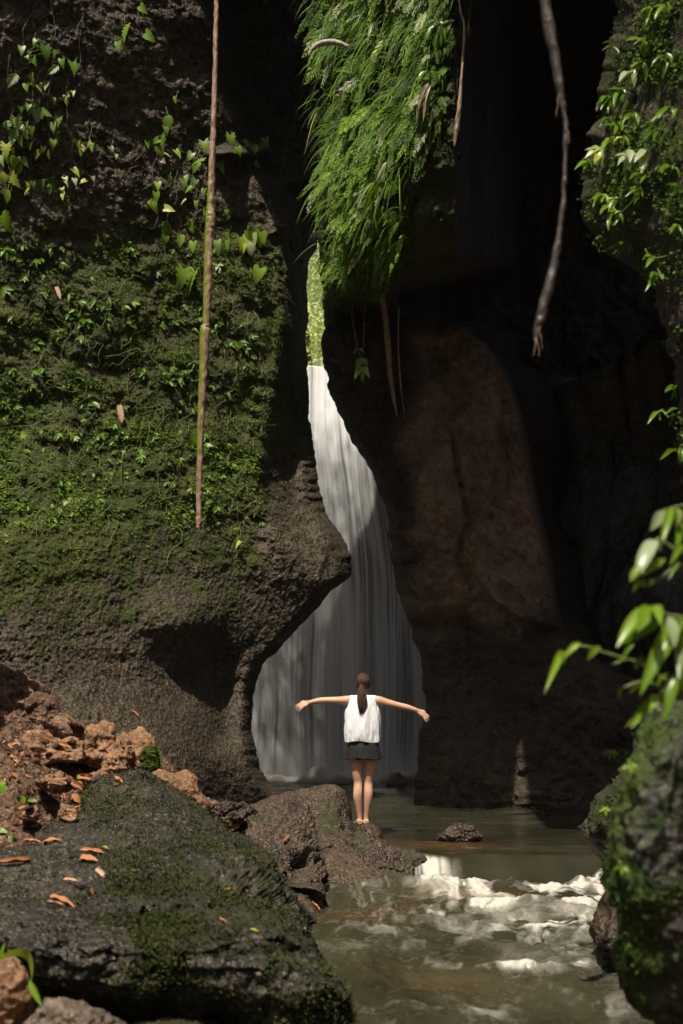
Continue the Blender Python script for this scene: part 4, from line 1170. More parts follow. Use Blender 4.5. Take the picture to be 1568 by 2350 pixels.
# ------------------------------------------------------------------ climbing leaves on the upper left cliff
# (x, y, size, kind, tint) in the 1568 x 2350 frame
def A7(l): return [(x / 5.12, y / 5.12 + 91.8, s / 5.12, k, t) for x, y, s, k, t in l]
def A1(l): return [(x / 2.0, y / 2.0, s / 2.0, k, t) for x, y, s, k, t in l]
H, LB, FN, OV = "heart", "lobed", "fern", "oval"
CLIMB = A7([(405, 20, 50, H, .42), (440, 80, 55, H, .55), (255, 120, 60, H, .5), (335, 165, 50, H, .42), (325, 215, 40, H, .42), (400, 250, 55, H, .56), (545, 165, 130, LB, .48), (640, 170, 70, LB, .42), (615, 330, 150, FN, .5), (730, 275, 70, H, .58),
            (870, 330, 100, LB, .58), (130, 450, 150, FN, .34), (365, 455, 70, H, .58), (390, 505, 70, H, .9), (310, 555, 60, H, .52), (470, 560, 60, H, .5), (570, 520, 55, H, .46), (535, 555, 50, H, .92), (635, 720, 55, H, .52), (780, 705, 65, H, .6),
            (800, 635, 40, H, .56), (860, 630, 40, H, .58), (330, 785, 40, H, .5), (380, 770, 45, H, .6), (440, 780, 45, H, .5), (245, 830, 55, H, .44), (360, 830, 60, H, .56), (440, 870, 130, LB, .88), (490, 850, 100, LB, .58), (550, 860, 90, LB, .6), (665, 980, 100, LB, .56),
            (620, 1030, 80, H, .9), (670, 1070, 60, LB, .4), (200, 990, 120, LB, .58), (80, 1000, 100, FN, .36), (315, 1000, 50, H, .6), (270, 1045, 60, H, .95), (305, 1120, 80, H, .7), (370, 1080, 80, H, .36), (160, 1110, 110, LB, .55), (135, 1205, 70, H, .93),
            (240, 1195, 70, H, .72), (355, 1250, 60, H, .5), (620, 1235, 80, H, .68), (680, 1190, 80, H, .58), (65, 1310, 120, LB, .78), (150, 1315, 60, H, .72), (440, 1340, 110, LB, .8), (505, 1295, 50, H, .68), (565, 1335, 85, LB, .83), (20, 1420, 90, LB, .9),
            (90, 1400, 70, LB, .66), (160, 1450, 110, H, .62), (205, 1430, 90, LB, .52), (290, 1430, 85, H, .78), (220, 1530, 100, H, .88), (40, 1625, 110, LB, .79), (170, 1650, 140, LB, .82), (330, 1710, 70, H, .72), (310, 1780, 70, H, .78), (395, 1705, 60, H, .74),
            (495, 1690, 90, OV, .4), (610, 1680, 100, OV, .38), (580, 1745, 80, OV, .4), (85, 1830, 110, OV, .62), (900, 1550, 80, H, .76), (770, 1650, 50, H, .82), (800, 1720, 60, H, .82), (740, 1770, 45, H, .8), (735, 1840, 45, H, .72), (885, 1665, 55, H, .97),
            (965, 1665, 65, H, .76), (1100, 1640, 45, H, .98), (920, 1240, 70, H, .66), (1040, 1230, 60, H, .62), (1080, 1270, 65, H, .66), (960, 1305, 50, H, .76), (985, 1250, 50, H, .92), (1030, 1030, 45, H, .8), (1315, 1280, 45, H, .5), (1365, 1375, 40, H, .86), (70, 2130, 190, LB, .58)]) \
    + A1([(575, 140, 65, LB, .66), (660, 45, 35, H, .56), (690, 170, 40, H, .74), (545, 215, 30, H, .6), (805, 460, 25, H, .7), (770, 560, 50, LB, .5), (765, 598, 25, H, .5), (745, 640, 45, LB, .48), (710, 650, 30, H, .5), (740, 700, 40, H, .54), (765, 705, 35, H, .86),
          (820, 705, 30, H, .72), (745, 735, 25, H, .97), (680, 665, 22, H, .72), (945, 680, 45, LB, .6), (905, 740, 45, LB, .66), (870, 720, 30, H, .58), (895, 770, 35, H, .6), (845, 835, 35, H, .52), (885, 845, 35, H, .5), (865, 870, 30, H, .55), (935, 885, 25, H, .5),
          (1015, 765, 35, H, .72), (1060, 650, 45, LB, .64), (1100, 695, 30, H, .66), (1140, 665, 45, LB, .72), (1165, 685, 40, LB, .6), (1195, 675, 30, H, .66), (1220, 660, 35, H, .76), (1180, 755, 25, H, .62), (780, 830, 30, H, .66), (725, 855, 25, H, .74), (720, 905, 30, H, .62),
          (708, 950, 40, H, .7), (780, 960, 35, H, .78), (840, 925, 25, H, .92), (900, 940, 25, H, .56), (940, 970, 30, H, .5), (765, 1055, 55, LB, .48), (755, 1110, 35, H, .44), (880, 1050, 30, H, .6), (830, 1105, 35, H, .78), (885, 1135, 35, H, .68), (1040, 980, 22, H, .6),
          (1050, 1085, 30, H, .6), (1045, 1130, 35, H, .66), (1140, 1085, 45, LB, .72), (1185, 1110, 40, LB, .5), (1150, 1140, 45, LB, .88), (1120, 1140, 30, H, .84), (1215, 1115, 30, H, .7), (1000, 1130, 35, H, .52), (690, 935, 20, H, .74)]) \
    + [(418, 640, 34, LB, .64), (436, 645, 36, LB, .68), (590, 634, 28, H, .74), (601, 626, 22, H, .6), (575, 565, 34, H, .86), (553, 560, 22, H, .7), (598, 550, 26, H, .6), (440, 1015, 22, H, .5), (545, 1250, 14, H, .8)]
ORD = ["topmost", "second", "third", "fourth", "fifth", "sixth", "seventh", "eighth", "ninth", "tenth", "eleventh", "twelfth", "thirteenth", "fourteenth", "fifteenth", "sixteenth", "seventeenth", "eighteenth", "nineteenth", "twentieth", "twenty-first", "twenty-second", "twenty-third", "twenty-fourth"]
def climbers():
    left = list(CLIMB)
    clusters = []
    for it in left:
        for c in clusters:
            if any(math.hypot(it[0] - k[0], it[1] - k[1]) < 27 for k in c) and len(c) < 10:
                c.append(it); break
        else:
            clusters.append([it])
    zones = {"at the far left of the cliff": [], "left of the hanging root": [], "beside the long hanging root": []}
    for c in clusters:
        mu = sum(k[0] for k in c) / len(c)
        key = list(zones)[0 if mu < 145 else 1 if mu < 410 else 2]
        zones[key].append(c)
    for key, cl in zones.items():
        cl.sort(key=lambda c: sum(k[1] for k in c) / len(c))
        for idx, c in enumerate(cl):
            mu = sum(k[0] for k in c) / len(c); mv = min(k[1] - k[2] * 0.5 for k in c)
            root = empty("climbing_plant", V3(mu, mv, float(D_left(mu, mv))))
            tm = sum(k[4] for k in c) / len(c)
            hue = "green" if tm < 0.57 else "light green" if tm < 0.68 else "yellow-green" if tm < 0.86 else "pale"
            kinds = {k[3] for k in c}
            shp = "fern" if kinds == {"fern"} else "climbing leaves" if len(c) > 1 else "climbing leaf"
            num = {1: "single", 2: "pair of", 3: "three", 4: "four"}.get(len(c), "cluster of")
            if shp == "fern": num = "small hanging"
            rank = (ORD[idx] if idx == 0 else ORD[min(idx, 23)] + " from top")
            tag(root, f"{num} {hue} {shp}, {rank}, {key}", "climber", "climbing leaves on the left cliff")
            for (u, v, s, kind, t) in c:
                d = float(D_left(u, v)) - rng.uniform(0.06, 0.14)
                L = s * (1.4 if kind in (FN, OV) else 1.35)
                ang = rng.normal(0, 0.5)
                b = V3(u - 0.5 * L * math.sin(ang), v - 0.5 * L * math.cos(ang), d)
                e = V3(u + 0.5 * L * math.sin(ang), v + 0.5 * L * math.cos(ang), d - rng.uniform(0.0, 0.05))
                wd = (e - b).length * {"heart": .78, "lobed": .78, "fern": 1.0, "oval": .5}[kind]
                put(random.choice(LEAF[kind]), leaf_matrix(b, e, wd, face=(rng.normal(-0.05, 0.55), -0.8, 0.5 + rng.normal(0, 0.4))), float(np.clip(t + rng.normal(0, 0.05), 0.2, 0.99)), root, "frond" if kind == FN else "leaf")
            # thin stem from leaf to leaf
            pp = sorted(c, key=lambda k: k[1])
            pts = [V3(k[0], k[1] - 0.5 * k[2], float(D_left(k[0], k[1])) - 0.05) for k in pp]
            pts = [pts[0] + Vector((rng.normal(0, .02), 0.03, 0.10))] + pts
            V, q, t_ = tube_geo(smooth_path(np.array([list(p - root.location) for p in pts]), 5 * len(pts)), 0.0035, 5)
            link("stem", mesh_np("stem", V, np.concatenate([tris(q), t_])), MAT["stem"], root)
climbers()

# ------------------------------------------------------------------ buttress: curtain of hanging ferns and moss
def frond_pack(base, dirs, L, n_pairs, tint, lw, droop):
    """many fronds as leaflet clouds: base (n,3)"""
    n = len(base)
    k = np.arange(n_pairs)
    t = (0.1 + 0.9 * k / n_pairs)[None, :, None]
    d = dirs / np.linalg.norm(dirs, axis=1)[:, None]
    pos = base[:, None] + d[:, None] * L[:, None, None] * t + np.array([0, 0, -1.0]) * (droop * L)[:, None, None] * t ** 2
    tang = d[:, None] + np.array([0, 0, -2.0]) * droop[:, None, None] * t
    packs = []
    for s in (-1, 1):
        side = np.cross(tang, np.array([0.1, -1, 0.4]))
        side /= np.linalg.norm(side, axis=-1, keepdims=True)
        dd = tang * 0.95 + s * side * 0.6 + rng.normal(0, 0.12, tang.shape)
        ll = (lw * L)[:, None] * (np.sin(np.pi * (0.15 + 0.8 * t[..., 0])) + 0.12) * rng.uniform(0.7, 1.2, pos.shape[:2])
        tt = tint[:, None] + rng.normal(0, 0.035, pos.shape[:2])
        packs.append(leaf_cloud(pos.reshape(-1, 3), dd.reshape(-1, 3), np.tile([0.0, -0.75, 0.65], (pos.shape[0] * pos.shape[1], 1)) + rvec(pos.shape[0] * pos.shape[1], 0.2), ll.ravel(), (ll * 0.30).ravel(), np.clip(tt.ravel(), 0.03, 0.95)))
    return packs
def fern_curtain():
    n = 6500
    u = rng.uniform(715, 1120, n); v = rng.uniform(-120, 690, n)
    edge = RE(v)
    lim = np.interp(v, [-120, 0, 150, 300, 450, 600, 690], [1150, 1120, 1060, 1010, 960, 915, 880])
    nz = fbm(np.stack([u * 0.012, v * 0.010, 0 * u], -1), 4, seed=421)
    w = sst(1130, 860, u) * np.interp(v, [-100, 250, 420, 560, 690], [1.0, 1.0, 0.6, 0.40, 0.18]) * np.clip(0.34 + 1.5 * nz, 0.03, 1)
    keep = (u > edge + 2) & (u < lim) & (rng.random(n) < w)
    u, v, nz = u[keep], v[keep], nz[keep]; n = len(u)
    base = P(u, v, D_right(u, v) - 0.03)
    dirs = np.stack([-0.50 + rng.normal(0, 0.20, n), rng.uniform(-0.75, -0.2, n), -0.60 + rng.normal(0, 0.22, n)], -1)
    L = rng.uniform(0.20, 0.50, n) * np.interp(v, [0, 400, 690], [1.15, 0.9, 0.5])
    tint = np.clip(0.42 + 0.16 * nz + rng.normal(0, 0.11, n) - 0.14 * sst(930, 1060, u) + 0.10 * sst(330, 520, v), 0.08, 0.7)  # tint darkens rightward, painting in the shade there
    tint = np.where(rng.random(n) < 0.025, 0.9, tint); tint = np.where(rng.random(n) < 0.05, 1.0, tint)
    cloud_obj("fern_curtain", frond_pack(base, dirs, L, 14, tint, 0.20, rng.uniform(0.25, 0.7, n)), MAT["foliage"],
              label="dense curtain of green ferns hanging from the buttress above the slot", cat="ferns", kind="stuff")
    # long arching grass blades
    n = 1500
    u = rng.uniform(715, 1120, n); v = rng.uniform(-130, 560, n)
    lim = np.interp(v, [-120, 0, 150, 300, 450, 600], [1150, 1120, 1050, 990, 930, 900])
    keep = (u > RE(v) + 2) & (u < lim) & (rng.random(n) < np.interp(v, [-100, 300, 560], [1, 0.8, 0.35]))
    u, v = u[keep], v[keep]; n = len(u)
    base = P(u, v, D_right(u, v) - 0.03)
    d = np.stack([-0.55 + rng.normal(0, 0.25, n), rng.uniform(-0.8, -0.3, n), 0.05 + rng.normal(0, 0.3, n)], -1)
    d /= np.linalg.norm(d, axis=1)[:, None]
    Lb = rng.uniform(0.22, 0.55, n)[:, None]
    t = np.linspace(0, 1, 6)[None, :, None]
    c = base[:, None] + d[:, None] * Lb[:, None] * t + np.array([0, 0, -1.0]) * Lb[:, None] * rng.uniform(0.7, 1.3, n)[:, None, None] * t ** 2
    sd = np.cross(d, np.array([0.2, -1, 0.3])); sd /= np.linalg.norm(sd, axis=1)[:, None]
    wd = rng.uniform(0.006, 0.014, n)[:, None, None] * (1 - t) ** 0.6
    Vb = np.stack([c - sd[:, None] * wd, c + sd[:, None] * wd], 2).reshape(-1, 3)
    k = np.arange(n)[:, None] * 12 + np.arange(5)[None] * 2
    k = k.ravel()
    Tb = np.concatenate([np.stack([k, k + 1, k + 3], -1), np.stack([k, k + 3, k + 2], -1)])
    tb = np.clip(0.44 + rng.normal(0, 0.14, n) - 0.12 * sst(900, 1050, u), 0.12, 0.86)  # blades carry the same shade painted toward the right
    cloud_obj("hanging_grass", [(Vb, Tb, np.repeat(tb, 12))], MAT["foliage"], label="long thin grass blades hanging among the ferns on the buttress", cat="grass", kind="stuff")
    # moss on the lower head
    n = 60000
    u = rng.uniform(715, 1010, n); v = rng.uniform(-60, 745, n)
    nz = fbm(np.stack([u * 0.02, v * 0.018, 0 * u], -1), 4, seed=425)
    lim = np.interp(v, [0, 300, 600, 745], [1010, 985, 930, 850])
    keep = (u > RE(v) + 1) & (u < lim) & (rng.random(n) < np.clip(0.5 + 0.9 * nz, 0.03, 1) * np.interp(v, [0, 350, 450], [0.35, 0.5, 1]))
    u, v, nz = u[keep], v[keep], nz[keep]; n = len(u)
    C = P(u, v, D_right(u, v) - 0.01)
    Lm = rng.uniform(0.018, 0.042, n)
    tint = np.clip(0.36 + 0.22 * nz + rng.normal(0, 0.10, n) + 0.12 * sst(380, 520, v), 0.08, 0.74)
    cloud_obj("hanging_moss", [leaf_cloud(C, np.stack([rnd(n), rnd(n, -1, 0.1), rnd(n, -1.2, 0.3)], -1), rvec(n) * 0.6 + [0, -0.6, 0.6], Lm, Lm * 0.7, tint)], MAT["moss"],
              label="yellow-green moss covering the lower buttress", cat="moss", kind="stuff")
    # single larger fronds that can be told apart
    for (nm, cat, lab, u, v, leaves) in (
            ("broad_leaf_plant", "plant", "broad glossy green leaf pair at the shaded right side of the fern curtain", 985, 168, [(-2, -6, -32, 12, 15, .48), (4, -4, 26, 10, 13, .42)]),
            ("broad_leaf_plant", "plant", "broad-leaved plant at the upper right of the fern curtain", 1005, 55, [(0, 0, -34, 24, 16, .5), (6, 4, 36, -12, 14, .46), (2, 8, -14, 40, 15, .44), (4, -6, 22, 24, 14, .5), (-6, -8, -44, 2, 13, .42), (0, 4, 10, 46, 13, .4)]),
            ("dead_frond", "dead leaves", "bunch of pinkish brown dead leaves right of the fern curtain", 985, 190, [(0, 0, -22, 30, 9, .98), (6, 4, -12, 46, 9, .99), (-4, 10, -34, 52, 9, .98), (6, 14, -6, 66, 8, 1.0), (-8, 24, -40, 74, 9, .98), (2, 30, -18, 84, 8, .99)]),
            ("dead_frond", "dead leaves", "grey curled dead leaf low on the fern curtain", 890, 372, [(0, 0, -22, 26, 14, .94), (-6, 10, -28, 40, 10, .95)]),
            ("long_blade_plant", "plant", "pale long-bladed plant low on the fern curtain", 862, 420, [(0, 0, -34, 46, 8, .92), (0, 0, -30, 70, 9, .62), (4, 2, -40, 96, 8, .6), (6, 4, -22, 110, 8, .56), (-4, 0, -46, 30, 7, .9), (8, 8, 2, 90, 8, .5)]),
            ("long_blade_plant", "plant", "pale blades near the top left of the fern curtain", 862, 50, [(0, 0, -22, 40, 8, .92), (8, -6, -6, 34, 8, .91), (-6, 4, -44, 36, 7, .66)])):
        d = float(D_right(u, v)) - 0.30
        root = empty(nm, V3(u, v, d + 0.15)); tag(root, lab, cat, "plants in the fern curtain")
        for (a, b, c, e, w, t) in leaves:
            put(random.choice(LEAF["lance"]), leaf_matrix(V3(u + a, v + b, d), V3(u + c, v + e, d - 0.08 + rng.normal(0, .03)), w / F * d, face=(rng.normal(-0.1, .3), -0.7, 0.7)), t, root)
        link("stem", tube_mesh("stem", [(0, 0.15, 0.02), (0, -0.05, 0.02), (0, -0.15, 0)], 0.006, 6), MAT["twig"], root)
    cnt = 0
    while cnt < 95:
        u, v = rng.uniform(725, 1080), rng.uniform(-10, 620)
        lim = np.interp(v, [0, 150, 300, 450, 620], [1080, 1030, 980, 930, 880])
        if not (float(RE(v)) + 8 < u < lim) or rng.random() > np.interp(v, [0, 330, 620], [1, 0.9, 0.3]): continue
        d = float(D_right(u, v)) - 0.16
        L = rng.uniform(26, 58)
        a = rng.normal(0.55, 0.25)
        b = V3(u, v, d); e = V3(u - L * math.sin(a), v + L * math.cos(a), d - 0.12)
        o = put(random.choice(LEAF["fern"]), leaf_matrix(b, e, (e - b).length * 0.75, face=(-0.1 + rng.normal(0, .2), -0.7, 0.7)), float(np.clip(rng.normal(0.46, 0.09), 0.25, 0.9)), None, "hanging_fern")
        tag(o, "green fern frond drooping down-left within the hanging fern curtain", "fern", "fern fronds on the buttress")
        cnt += 1
fern_curtain()

# ------------------------------------------------------------------ hanging roots
def bark_mat(name, c1, c2, moss):
    m = M(name)
    n1 = m.noise(1.0, 4, 0.65, vec=m.scale((38, 38, 12)))
    col = m.ramp(n1, (0.32, c1), (0.66, c2))
    mm = m.ramp(m.math('ADD', m.attr("moss"), m.math('MULTIPLY', m.math('SUBTRACT', m.noise(9, 4), 0.5), 1.6)), (0.45, 0.0), (0.62, 1.0))
    col = m.mix(mm, col, moss)
    return m.finish(m.bsdf(Base_Color=col, Roughness=0.45, Normal=m.bump(n1, 0.8, 0.01), Specular_IOR_Level=0.5))
MAT["root"] = bark_mat("root_bark", (0.10, 0.055, 0.028), (0.44, 0.29, 0.19), (0.18, 0.19, 0.02))
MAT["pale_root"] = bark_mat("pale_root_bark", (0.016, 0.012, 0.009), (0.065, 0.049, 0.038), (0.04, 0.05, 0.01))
def hanging_root(name, ctrl, d, mat, label, n=160, seg=14, jit=0.004, mossf=None, dz=None, seed=0, parent=None, cat="root", group=None):
    c = np.array(ctrl, float)                     # u, v, width
    s = smooth_path(c, n)
    dd = d if dz is None else np.interp(s[:, 1], dz[0], dz[1])
    pts = P(s[:, 0], s[:, 1], dd)
    r = s[:, 2] * 0.5 / F * dd
    V, q, t = tube_geo(pts, r, seg, jitter=jit, seed=seed)
    at = np.zeros(len(V))
    if mossf is not None: at[:n * seg] = np.repeat(mossf(s[:, 1]), seg) * np.where(V[:n * seg, 0] < np.repeat(pts[:, 0], seg), 1.0, 0.35)
    org = pts[0] if pts[0][2] < pts[-1][2] else pts[-1]
    me = mesh_np(name, V - org, np.concatenate([tris(q), t]), True, {"moss": at})
    o = link(name, me, mat); o.location = org.tolist()
    return tag(o, label, cat, group)
long_root = hanging_root("hanging_root", [(501, -420, 9), (499, -150, 10), (497, 0, 10), (494, 150, 11), (490, 290, 13), (486, 400, 16), (484, 470, 17), (484, 500, 24), (480, 545, 21), (477, 650, 19), (473, 745, 17), (471, 760, 24), (467, 850, 19), (462, 950, 17), (459, 1050, 14), (457, 1150, 13), (457, 1200, 14), (455, 1222, 6)], 12.7,
                         MAT["root"], "long straight brown hanging root down the left cliff", n=260, seg=16, jit=0.006, mossf=lambda v: 0.75 * sst(260, 520, v) * sst(1180, 1000, v), seed=7)
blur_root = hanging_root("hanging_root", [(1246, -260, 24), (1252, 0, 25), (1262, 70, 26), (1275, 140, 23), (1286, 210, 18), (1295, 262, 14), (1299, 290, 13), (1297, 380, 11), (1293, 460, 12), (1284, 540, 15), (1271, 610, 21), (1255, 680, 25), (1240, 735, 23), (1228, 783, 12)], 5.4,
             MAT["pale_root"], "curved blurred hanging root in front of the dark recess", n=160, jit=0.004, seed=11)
blur_spots = [(1299, 290, 10, 40), (1238, 735, 8, 70), (1230, 778, -6, 40), (1232, 775, 6, 46), (1286, 210, -10, 60)]
hanging_root("thin_root", [(1048, -60, 5), (1056, 20, 5), (1066, 60, 6), (1063, 130, 6), (1058, 190, 7), (1054, 250, 11), (1047, 300, 12), (1043, 336, 4)], 12.0, MAT["root"], "thin twisted root hanging right of the fern curtain", n=70, seg=8, jit=0.004, seed=13, mossf=lambda v: 0.4 + 0 * v)
hanging_root("rock_root", [(878, 680, 12), (886, 740, 13), (891, 800, 13), (896, 860, 11), (905, 920, 8), (912, 955, 3)], 15.6, MAT["root"], "brown root clinging to the dark rock under the fern buttress", n=60, seg=8, seed=15, dz=([680, 760, 955], [14.6, 15.9, 16.4]))
hanging_root("thin_root", [(915, 700, 3), (914, 790, 3), (918, 860, 4), (924, 920, 3), (930, 960, 2)], 15.9, MAT["root"], "very thin root right of the root clinging under the fern buttress", n=40, seg=6, seed=17, dz=([700, 960], [15.3, 16.4]))
def rootlets(root, spots, d):
    for (u, v, du, dv) in spots:
        t = np.linspace(0, 1, 7)
        w = P(u + du * t + rng.normal(0, 1.5, 7), v + dv * t, d - 0.02 * t) - np.array(root.location)
        link("rootlet", tube_mesh("rootlet", smooth_path(w, 18), np.linspace(0.0045, 0.0015, 18), 5), MAT["twig"], root)
rootlets(long_root, [(486, 400, 12, 90), (484, 505, 9, 70), (480, 560, -8, 60), (473, 745, 11, 80), (467, 850, 7, 60), (459, 1050, -6, 70), (456, 1200, -3, 45), (457, 1205, 5, 38)], 12.68)
rootlets(blur_root, blur_spots, 5.39)
root_sprig = empty("hanging_sprig", V3(820, 700, 14.6))
tag(root_sprig, "small leafy sprig dangling on two thin stems below the fern buttress", "sprig")
for pts in ([(810, 690), (809, 730), (815, 765), (822, 800), (828, 822)], [(838, 690), (836, 740), (835, 790), (831, 825)]):
    w = np.array([list(V3(a, b, 14.6) - root_sprig.location) for a, b in pts])
    link("stem", tube_mesh("stem", smooth_path(w, 24), 0.006, 6), MAT["twig"], root_sprig)
for (bu, bv, tu, tv, w, t) in [(824, 800, 812, 806, 8, .4), (824, 800, 836, 808, 8, .42), (828, 822, 818, 846, 14, .52), (830, 822, 845, 842, 16, .5), (828, 840, 814, 868, 13, .6), (830, 842, 832, 868, 15, .62), (832, 840, 848, 858, 13, .86), (826, 826, 840, 832, 11, .56)]:
    put(random.choice(LEAF["lance"]), leaf_matrix(V3(bu, bv, 14.58), V3(tu, tv, 14.5), w / F * 14.6), t, root_sprig)
pale = hanging_root("broken_branch", [(708, 128, 5), (716, 114, 9), (730, 103, 13), (752, 97, 14), (776, 99, 12), (800, 108, 8)], 13.1, MAT["pale_root"], "pale broken branch poking out at the left of the fern curtain", n=40, seg=10, seed=19, cat="branch", dz=None)
pale.data.materials.clear()
mp = M("bleached_wood"); MAT["bleached"] = mp.finish(mp.bsdf(Base_Color=mp.ramp(mp.noise(40, 3), (0.35, (0.22, 0.19, 0.15)), (0.65, (0.45, 0.41, 0.35))), Roughness=0.7))
pale.data.materials.append(MAT["bleached"])

# ------------------------------------------------------------------ near right cliff: small foliage and plants
def near_plants():
    n = 42000
    u = rng.uniform(1325, 1700, n); v = rng.uniform(-120, 1130, n)
    nz = fbm(np.stack([u * 0.016, v * 0.013, 0 * u], -1), 4, 0.6, seed=431)
    w = np.clip(0.28 + 0.8 * nz, 0.02, 1) * np.interp(v, [0, 550, 640, 760, 1130], [1, 1, 0.7, 0.22, 0.12])
    keep = (u > NE(v) - 8) & (rng.random(n) < w)
    u, v, nz = u[keep], v[keep], nz[keep]; n = len(u)
    C = P(u, v, D_near(np.maximum(u, NE(v)), v) - 0.02)
    L = rng.uniform(0.012, 0.034, n)
    cloud_obj("wall_foliage", [leaf_cloud(C, np.stack([rnd(n, -1.2, 0.6), rnd(n, -1, -0.1), rnd(n, -1, 0.3)], -1), rvec(n) * 0.5 + [0, -0.6, 0.8], L, L * 0.6, np.clip(0.26 + 0.12 * nz + rng.normal(0, 0.10, n), 0.02, 0.8))], MAT["foliage"],
              label="small-leaved creepers covering the near right cliff", cat="creepers", kind="stuff")
    spots = [(1380, 340, 5, 30, .9, "pale plant hanging furthest left on the near right cliff"), (1448, 352, 6, 34, .91, "large pale palmate plant on the near right cliff"), (1480, 345, 4, 28, .92, "pale plant right of the large palmate plant"),
             (1400, 318, 5, 28, .62, "pale green plant above the hanging pale plants"), (1430, 315, 4, 24, .85, "small whitish plant on the near right cliff"), (1420, 285, 6, 26, .5, "glossy mid green plant above the small whitish plant"),
             (1405, 105, 4, 26, .36, "dark green blades high on the near right cliff"), (1478, 90, 5, 34, .5, "upright bright green plant near the top of the right cliff"), (1450, 165, 4, 30, .9, "round pale leaf cluster on the right cliff"),
             (1478, 142, 3, 30, .62, "bright lime leaf on the right cliff"), (1425, 205, 6, 34, .5, "leaning green plant left of the round pale cluster"), (1395, 225, 6, 30, .46, "green drooping plant at the cliff edge"),
             (1400, 275, 5, 24, .44, "small green plant low on the cliff edge"), (1455, 262, 6, 28, .58, "yellow-green spray above the palmate plant"), (1385, 450, 8, 30, .66, "yellow-green spray at the lower cliff edge"),
             (1420, 455, 8, 30, .6, "bushy light green plant at the lower right cliff"), (1425, 490, 7, 26, .64, "thin-leaved light green plant below the bushy one"), (1402, 478, 6, 24, .66, "small lime plant at the undercut edge"),
             (1440, 560, 8, 34, .44, "dark green many-leaved sprig under the right cliff"), (1500, 590, 6, 24, .56, "light green plant at the bottom of the right cliff"), (1512, 630, 5, 22, .5, "lowest green sprig dangling under the right cliff"),
             (1540, 250, 6, 28, .56, "green plant near the right edge above the leaf spray"), (1545, 380, 5, 26, .5, "green plant at the right edge halfway up"), (1550, 430, 5, 26, .44, "lower green plant at the right edge"),
             (1555, 520, 7, 28, .58, "leafy green plant at the right edge below halfway"), (1525, 130, 5, 34, .34, "dark leaning blades near the top right"), (1530, 12, 5, 30, .56, "bright plant at the top right corner"),
             (1490, 20, 4, 26, .62, "small bright plant left of the top right corner"), (1556, 950, 5, 26, .44, "green plant at the right edge beside the dark recess"), (1515, 945, 4, 20, .6, "small pale sprig reaching out from the right edge"),
             (1556, 1035, 4, 28, .46, "lower green plant at the right edge beside the dark recess"), (1548, 890, 4, 24, .42, "upper green plant at the right edge beside the dark recess"),
             (1480, 400, 6, 24, .4, "dark green plant below the palmate plant"), (1500, 300, 5, 24, .36, "shaded green plant on the right cliff"), (1465, 430, 5, 24, .5, "green plant between the bushy and the shaded plant"), (1350, 372, 3, 28, .64, "light green leaf hanging over the dark recess")]
    for (u, v, nl, s, t, lab) in spots:
        d = float(D_near(max(u, float(NE(v)) + 2), v)) - 0.10
        b0 = V3(u, v, d)
        root = empty("wall_plant", b0)
        tag(root, lab, "plant", "plants on the near right cliff")
        kind = "lance"
        for k in range(nl):
            a = (k / max(1, nl - 1) - 0.5) * 2.4 + rng.normal(0.25, 0.25)
            L = s * rng.uniform(0.75, 1.15)
            bb = (u + rng.normal(0, 4), v + rng.normal(0, 4))
            e = (bb[0] - L * math.sin(a + 0.35), bb[1] + L * math.cos(a + 0.35) * rng.uniform(0.5, 0.9))
            P0 = V3(bb[0], bb[1], d - rng.uniform(0, .05)); P1 = V3(e[0], e[1], d - rng.uniform(0.02, 0.14))
            put(random.choice(LEAF[kind]), leaf_matrix(P0, P1, (P1 - P0).length * (0.42 if t > .84 else 0.26), face=(rng.normal(0, .3), -0.6, 0.8)), float(np.clip(t + rng.normal(0, .05), .2, .93)), root)
        st = np.array([[0.05, 0.09, 0.03], [0.02, 0.02, 0.02], [0, 0, 0]])
        link("stem", tube_mesh("stem", smooth_path(st, 8), 0.004, 5), MAT["stem"], root)
    for pts, lab in (([(1560, 575), (1530, 588), (1505, 592), (1490, 585), (1480, 572)], "pale bent runner crossing the foot of the right cliff"), ([(1470, 425), (1458, 455), (1440, 475), (1425, 490)], "pale arching runner through the bushy plant"), ([(1512, 592), (1510, 612), (1516, 632), (1520, 642)], "thin runner dangling under the right cliff")):
        w = np.array([list(V3(a, b, float(D_near(max(a, 1400), b)) - 0.14)) for a, b in pts])
        o = link("runner", tube_mesh("runner", smooth_path(w, 24) - w[-1], 0.0055, 6), MAT["stem"]); o.location = w[-1].tolist()
        tag(o, lab, "runner", "runners on the right cliff")
near_plants()

